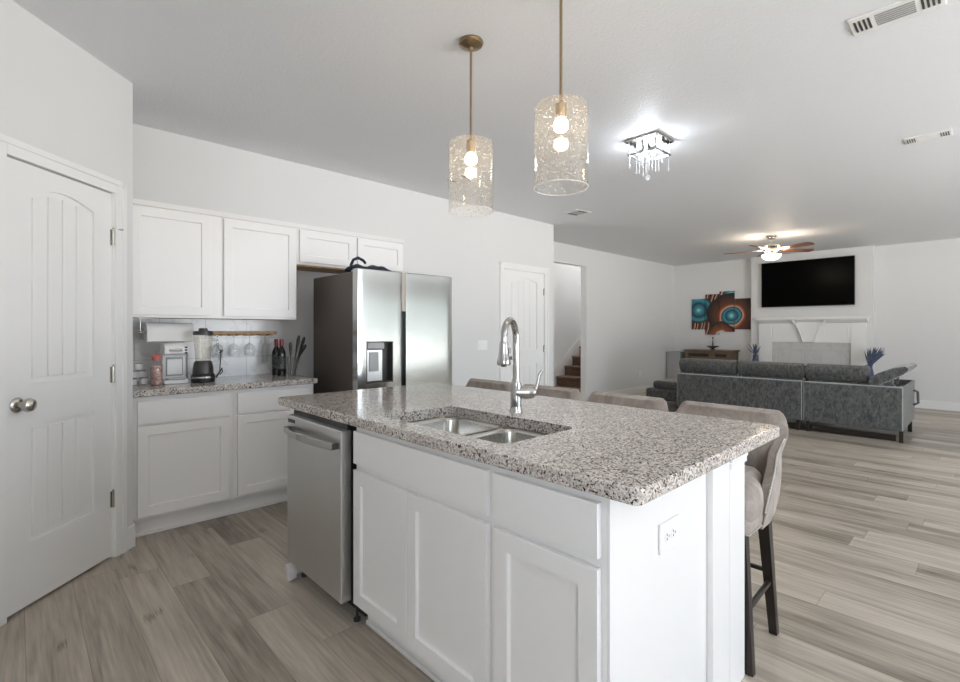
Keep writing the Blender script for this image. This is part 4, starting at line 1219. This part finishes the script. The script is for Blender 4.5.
    # legs
    for sy in (-1, 1):
        b = BM()
        def leg(p0, p1, w0, w1):
            v0 = [(p0[0] + dx * w0, p0[1] + dy * w0, p0[2]) for dx, dy in ((-1, -1), (1, -1), (1, 1), (-1, 1))]
            v1 = [(p1[0] + dx * w1, p1[1] + dy * w1, p1[2]) for dx, dy in ((-1, -1), (1, -1), (1, 1), (-1, 1))]
            A = [b.verts.new(q) for q in v0]; Bq = [b.verts.new(q) for q in v1]
            for i in range(4): b.faces.new((A[i], A[(i + 1) % 4], Bq[(i + 1) % 4], Bq[i]))
            b.faces.new(A[::-1]); b.faces.new(Bq)
        leg((0.175, sy * 0.236, 0.0), (0.172, sy * 0.205, 0.52), 0.014, 0.019); part('leg', b, M['espresso'], s)
        b = BM(); leg((-0.165, sy * 0.222, 0.0), (-0.105, sy * 0.20, 0.52), 0.015, 0.022); part('leg', b, M['espresso'], s)
        b = BM(); tube(b, [(0.172, sy * 0.222, 0.225), (-0.135, sy * 0.212, 0.225)], 0.011, 8); part('side_stretcher', b, M['espresso'], s)
    b = BM(); tube(b, [(0.173, -0.222, 0.20), (0.173, 0.222, 0.20)], 0.012, 10); part('footrest', b, M['nickel'], s, 'metal footrest bar')
    b = BM(); tube(b, [(-0.132, -0.21, 0.27), (-0.132, 0.21, 0.27)], 0.010, 8); part('rear_stretcher', b, M['espresso'], s)
    return s


s1 = stool()
for y, lab in ((1.386, 'taupe velvet bar stool second from the near end of the island'),
               (1.918, 'taupe velvet bar stool third from the near end, right of the faucet'),
               (2.450, 'taupe velvet bar stool at the far end of the island, left of the faucet')):
    copy_tree(s1, (2.15, y, 0), 180, lab)

# ------------------------------------------------------------------ sectional sofa
GS = 'charcoal velvet sectional pieces'
SXb = 7.25


def sofa_module(label, y0, y1, heads, arm=False):
    """back of the sofa faces -X (the camera); local origin at the back edge, y from y0"""
    r = thing('sectional_sofa', label, 'sofa', (SXb, y0, 0), 0, GS)
    L = y1 - y0
    b = BM(); box(b, 0.0, 0.16, 0.003, L - 0.003, 0.13, 0.628, 0.012, 3); part('back_panel', b, M['velvet'], r)
    b = BM(); tube(b, [(0.008, 0.006, 0.626), (0.008, L - 0.006, 0.626)], 0.006, 8); tube(b, [(0.006, 0.008, 0.14), (0.006, 0.008, 0.625)], 0.005, 8); tube(b, [(0.006, L - 0.008, 0.14), (0.006, L - 0.008, 0.625)], 0.005, 8)
    part('piping', b, M['piping'], r, 'pale piping')
    b = BM(); box(b, 0.16, 1.0, 0.003, L - 0.003, 0.13, 0.30, 0.015, 3); part('seat_frame', b, M['velvet'], r)
    nseat = len(heads)
    for k, (h0, h1) in enumerate(heads):
        b = BM(); box(b, 0.30, 1.03, h0 - y0, h1 - y0, 0.29, 0.45, 0.045, 4); part('seat_cushion', b, M['velvet'], r)
        b = BM(); prism(b, [(0.16, 0.40), (0.34, 0.44), (0.30, 0.66), (0.16, 0.64)], 'y', h0 - y0 + 0.02, h1 - y0 - 0.02, bev=0.02); part('back_cushion', b, M['velvet'], r)
        b = BM(); prism(b, [(0.085, 0.645), (0.155, 0.645), (0.215, 0.72), (0.20, 0.845), (0.12, 0.862), (0.03, 0.82), (0.025, 0.76)], 'y', h0 - y0 + 0.008, h1 - y0 - 0.008, bev=0.028)
        hd = part('headrest', b, M['velvet'], r)
        for q in (0.25, 0.75):
            b = BM(); yy = h0 - y0 + (h1 - h0) * q; box(b, 0.09, 0.10, yy - 0.012, yy + 0.012, 0.615, 0.66, 0.002); part('headrest_bracket', b, M['nickel'], hd)
    for yy in (0.05, L - 0.05) if not arm else (0.02, L - 0.05):
        b = BM(); box(b, 0.02, 0.07, yy - 0.02, yy + 0.02, 0.0, 0.131, 0.002); part('leg', b, M['espresso'], r)
        b = BM(); box(b, 0.90, 0.95, yy - 0.02, yy + 0.02, 0.0, 0.131, 0.002); part('leg', b, M['espresso'], r)
    b = BM(); box(b, 0.05, 0.10, 0.07, L - 0.07, 0.01, 0.075, 0.002); part('base_rail', b, M['espresso'], r, 'dark wooden base rail')
    return r


mid = sofa_module('charcoal velvet sofa section with two headrests, in the middle of the sectional', 1.655, 3.285, [(1.66, 2.45), (2.455, 3.28)])
rt = sofa_module('charcoal velvet sofa section with tilted armrest at the right end', 0.68, 1.645, [(0.985, 1.64)], True)
b = BM(); box(b, 0.16, 1.26, 0.004, 0.02, 0.13, 0.63, 0.006); box(b, 0.16, 1.26, 0.215, 0.235, 0.13, 0.625, 0.006); box(b, 1.24, 1.26, 0.02, 0.215, 0.13, 0.63, 0.006); box(b, 0.16, 1.25, 0.02, 0.215, 0.13, 0.56)
part('arm', b, M['velvet'], rt)
b = BM(); prism(b, [(0.285, 0.610), (0.315, 0.665), (0.20, 0.755), (0.02, 0.815), (-0.045, 0.80), (-0.03, 0.745), (0.10, 0.69), (0.22, 0.612)], 'x', 0.0, 0.0001)
b.free(); b = BM()
prism(b, [(0.275, 0.632), (0.325, 0.675), (0.24, 0.775), (0.10, 0.845), (-0.02, 0.875), (-0.055, 0.84), (0.0, 0.775), (0.12, 0.70), (0.22, 0.632)], 'x', 0.0, 0.95, bev=0.022)
ar = part('armrest', b, M['velvet'], rt, 'adjustable padded armrest')
for x in (0.2, 0.7):
    b = BM(); box(b, x, x + 0.02, 0.10, 0.13, 0.55, 0.70, 0.002); part('armrest_bracket', b, M['nickel'], ar)
b = BM(); tube(b, [(1.02, -0.004, 0.52), (1.02, -0.045, 0.50), (1.02, -0.05, 0.36), (1.02, -0.004, 0.33)], 0.014, 10); part('arm_loop', b, M['velvet'], rt)

chs = thing('sectional_sofa', 'charcoal velvet chaise piece at the left end of the sectional', 'sofa', (7.60, 3.30, 0), 0, GS)
b = BM(); box(b, 0.0, 1.55, 0.0, 0.68, 0.13, 0.32, 0.04, 4); part('chaise_base', b, M['velvet'], chs)
b = BM(); box(b, 0.03, 1.50, 0.0, 0.57, 0.32, 0.45, 0.05, 4); part('seat_cushion', b, M['velvet'], chs)
for (x, y) in ((0.06, 0.62), (0.06, 0.06), (1.48, 0.62), (1.48, 0.06)):
    b = BM(); box(b, x - 0.025, x + 0.025, y - 0.025, y + 0.025, 0.0, 0.131, 0.002); part('leg', b, M['espresso'], chs)

# ------------------------------------------------------------------ fireplace wall
XB = 10.65
b = BM(); box(b, XB, XR, 1.384, 3.308, 0, ZC, 0.004); struct('wall_chimney_breast', b, M['wall'])
fp = thing('fireplace_mantel', 'white fireplace mantel with carved keystone and pale tile surround below the television', 'fireplace', (XB, 2.31, 0))
b = BM(); box(b, -0.115, 0.0, -0.88, 0.88, 1.485, 1.525, 0.006)
prism(b, [(-0.085, 1.455), (-0.0, 1.40), (0.0, 1.486), (-0.112, 1.486)], 'y', -0.86, 0.86); part('mantel_shelf', b, M['trim'], fp)
for s in (-1, 1):
    y0, y1 = sorted((s * 0.62, s * 0.84))
    b = BM(); box(b, -0.055, 0.0, y0, y1, 0.0, 1.41, 0.004); box(b, -0.066, 0.0, y0 - 0.012, y1 + 0.012, 0.0, 0.16, 0.004); part('pilaster', b, M['trim'], fp)
b = BM(); box(b, -0.045, 0.0, -0.62, 0.62, 1.06, 1.41, 0.003); fz = part('frieze', b, M['trim'], fp)
for (y0, y1) in ((-0.585, -0.21), (0.21, 0.585)):
    b = BM()
    for q in ((y0, y1, 1.155, 1.170), (y0, y1, 1.30, 1.315), (y0, y0 + 0.015, 1.170, 1.30), (y1 - 0.015, y1, 1.170, 1.30)): box(b, -0.054, -0.045, *q)
    part('frieze_panel', b, M['trim'], fz)
b = BM(); prism(b, [(-0.085, 1.06), (0.085, 1.06), (0.20, 1.43), (-0.20, 1.43)], 'x', -0.095, -0.044, bev=0.008); ks = part('keystone', b, M['trim'], fp)
for s in (-1, 1):
    b = BM(); tube(b, [(-0.10, s * 0.09, 1.07), (-0.105, s * 0.13, 1.22), (-0.11, s * 0.19, 1.38), (-0.115, s * 0.26, 1.46)], [0.010, 0.013, 0.016, 0.02], 10); part('keystone_scroll', b, M['trim'], ks)
b = BM(); box(b, -0.02, 0.0, -0.62, 0.62, 0.0, 1.06); part('tile_surround', b, M['hearth'], fp)
b = BM(); box(b, -0.028, -0.018, -0.36, 0.36, 0.02, 0.62, 0.003); part('firebox', b, M['black'], fp)

tv = thing('television', 'large black flat television mounted on the chimney breast', 'television', (XB, 2.365, 2.16))
b = BM(); box(b, -0.072, -0.035, -0.735, 0.735, -0.432, 0.432, 0.004); part('bezel', b, M['black'], tv)
b = BM(); box(b, -0.0745, -0.0715, -0.725, 0.725, -0.418, 0.424); part('screen', b, M['tv'], tv)
b = BM(); box(b, -0.036, -0.0005, -0.25, 0.25, -0.2, 0.2); part('wall_mount', b, M['dark'], tv)

# wall art: four canvases
for (y0, y1, z0, z1, lab) in ((4.262, 4.541, 1.302, 1.963, 'leftmost canvas of the brown and teal abstract set, with large teal swirl'),
                              (3.968, 4.250, 1.190, 2.055, 'second canvas from the left of the abstract set, hanging lowest'),
                              (3.665, 3.956, 1.250, 2.104, 'third canvas from the left of the abstract set, reaching highest'),
                              (3.356, 3.652, 1.303, 1.938, 'rightmost canvas of the abstract set, nearest the television')):
    a = thing('wall_art', lab, 'painting', (XR, (y0 + y1) / 2, (z0 + z1) / 2), 0, 'abstract canvases beside the fireplace')
    h, w = (z1 - z0) / 2, (y1 - y0) / 2
    b = BM(); box(b, -0.030, -0.001, -w, w, -h, h, 0.002); part('canvas', b, M['art'], a)

# console, ornament, box
cs = thing('console_table', 'wooden console table with drawers under the abstract canvases', 'console table', (10.54, 4.0, 0))
b = BM(); box(b, -0.23, 0.23, -0.45, 0.53, 0.845, 0.875, 0.005); part('tabletop', b, M['walnut'], cs)
b = BM(); box(b, -0.20, 0.21, -0.41, 0.49, 0.58, 0.845); part('apron', b, M['walnut'], cs)
for (y0, y1) in ((-0.39, -0.07), (-0.04, 0.47)):
    b = BM(); box(b, -0.212, -0.199, y0, y1, 0.62, 0.825, 0.003); dr = part('drawer', b, M['walnut'], cs)
    b = BM(); box(b, -0.216, -0.211, y0 + 0.05, y1 - 0.05, 0.74, 0.80, 0.001); part('drawer_inset', b, M['espresso'], dr)
for (x, y) in ((-0.19, -0.39), (-0.19, 0.47), (0.19, -0.39), (0.19, 0.47)):
    b = BM(); box(b, x - 0.03, x + 0.03, y - 0.03, y + 0.03, 0, 0.846, 0.003); part('leg', b, M['walnut'], cs)
b = BM(); box(b, -0.19, 0.19, -0.39, 0.47, 0.20, 0.23, 0.003); part('lower_shelf', b, M['walnut'], cs)
orn = thing('ornament', 'dark bowl ornament with pale upright sprigs on the console table', 'ornament', (10.50, 3.99, 0.8755))
b = BM(); lathe(b, [(0.05, 0.0), (0.06, 0.01), (0.03, 0.02), (0.03, 0.03), (0.12, 0.075), (0.125, 0.082), (0.11, 0.08), (0.02, 0.045)], n=26, caps=False); lathe(b, [(0.05, 0.0), (0.05, 0.003)], n=26); part('bowl', b, M['black'], orn)
for k, (dy, h) in enumerate(((-0.03, 0.20), (0.0, 0.25), (0.035, 0.17))):
    b = BM(); tube(b, [(0, dy * 0.4, 0.05), (0, dy, 0.11), (0.005, dy * 1.5, h)], [0.008, 0.014, 0.004], 8); bmesh.ops.create_icosphere(b, subdivisions=1, radius=0.022, matrix=Matrix.Translation((0.005, dy * 1.5, h)))
    part('sprig', b, M['black'] if k == 1 else M['ship'], orn)
gb = thing('storage_box', 'pale grey box cabinet standing in the corner left of the console table', 'box', (10.56, 4.77, 0))
b = BM(); box(b, -0.20, 0.20, -0.155, 0.155, 0.02, 0.80, 0.006); part('box_body', b, M['greybox'], gb)
b = BM(); box(b, -0.21, 0.21, -0.16, 0.16, 0.80, 0.815, 0.003); part('box_top', b, M['greybox'], gb)
b = BM(); box(b, -0.18, 0.18, -0.14, 0.14, 0.0, 0.021); part('plinth', b, M['greybox'], gb)


# floor vases with plumes
def vase(label, x, y, n, lean, seed, h=0.70, top=0.98):
    v = thing('plume_vase', label, 'vase', (x, y, 0))
    b = BM(); lathe(b, [(0.07, 0.0), (0.075, 0.01), (0.09, 0.25), (0.085, 0.48), (0.05, h - 0.06), (0.045, h - 0.02), (0.055, h)], n=24, caps=False); lathe(b, [(0.07, 0.0), (0.07, 0.005)], n=24); part('vase_body', b, M['pot'], v)
    rr = random.Random(seed); b = BM()
    for k in range(n):
        a = rr.uniform(0, 2 * PI); s = rr.uniform(0.2, 1.0)
        dx, dy = math.cos(a) * 0.12 * s, math.sin(a) * 0.12 * s + lean * rr.uniform(0.3, 1.0)
        zz = top + rr.uniform(-0.10, 0.03)
        tube(b, [(0, 0, h - 0.15), (dx * 0.25, dy * 0.25, h + 0.02), (dx * 0.6, dy * 0.6, (h + zz) / 2 + 0.02), (dx, dy, zz)], [0.003, 0.004, 0.011, 0.002], 6)
    part('plumes', b, M['plume'], v)


vase('blue-grey plume arrangement in a floor vase right of the fireplace', 10.30, 1.40, 60, -0.17, 5)
vase('small blue vase of grey sprigs left of the fireplace, half behind the sofa', 10.42, 3.155, 26, 0.02, 9, 0.80, 1.0)
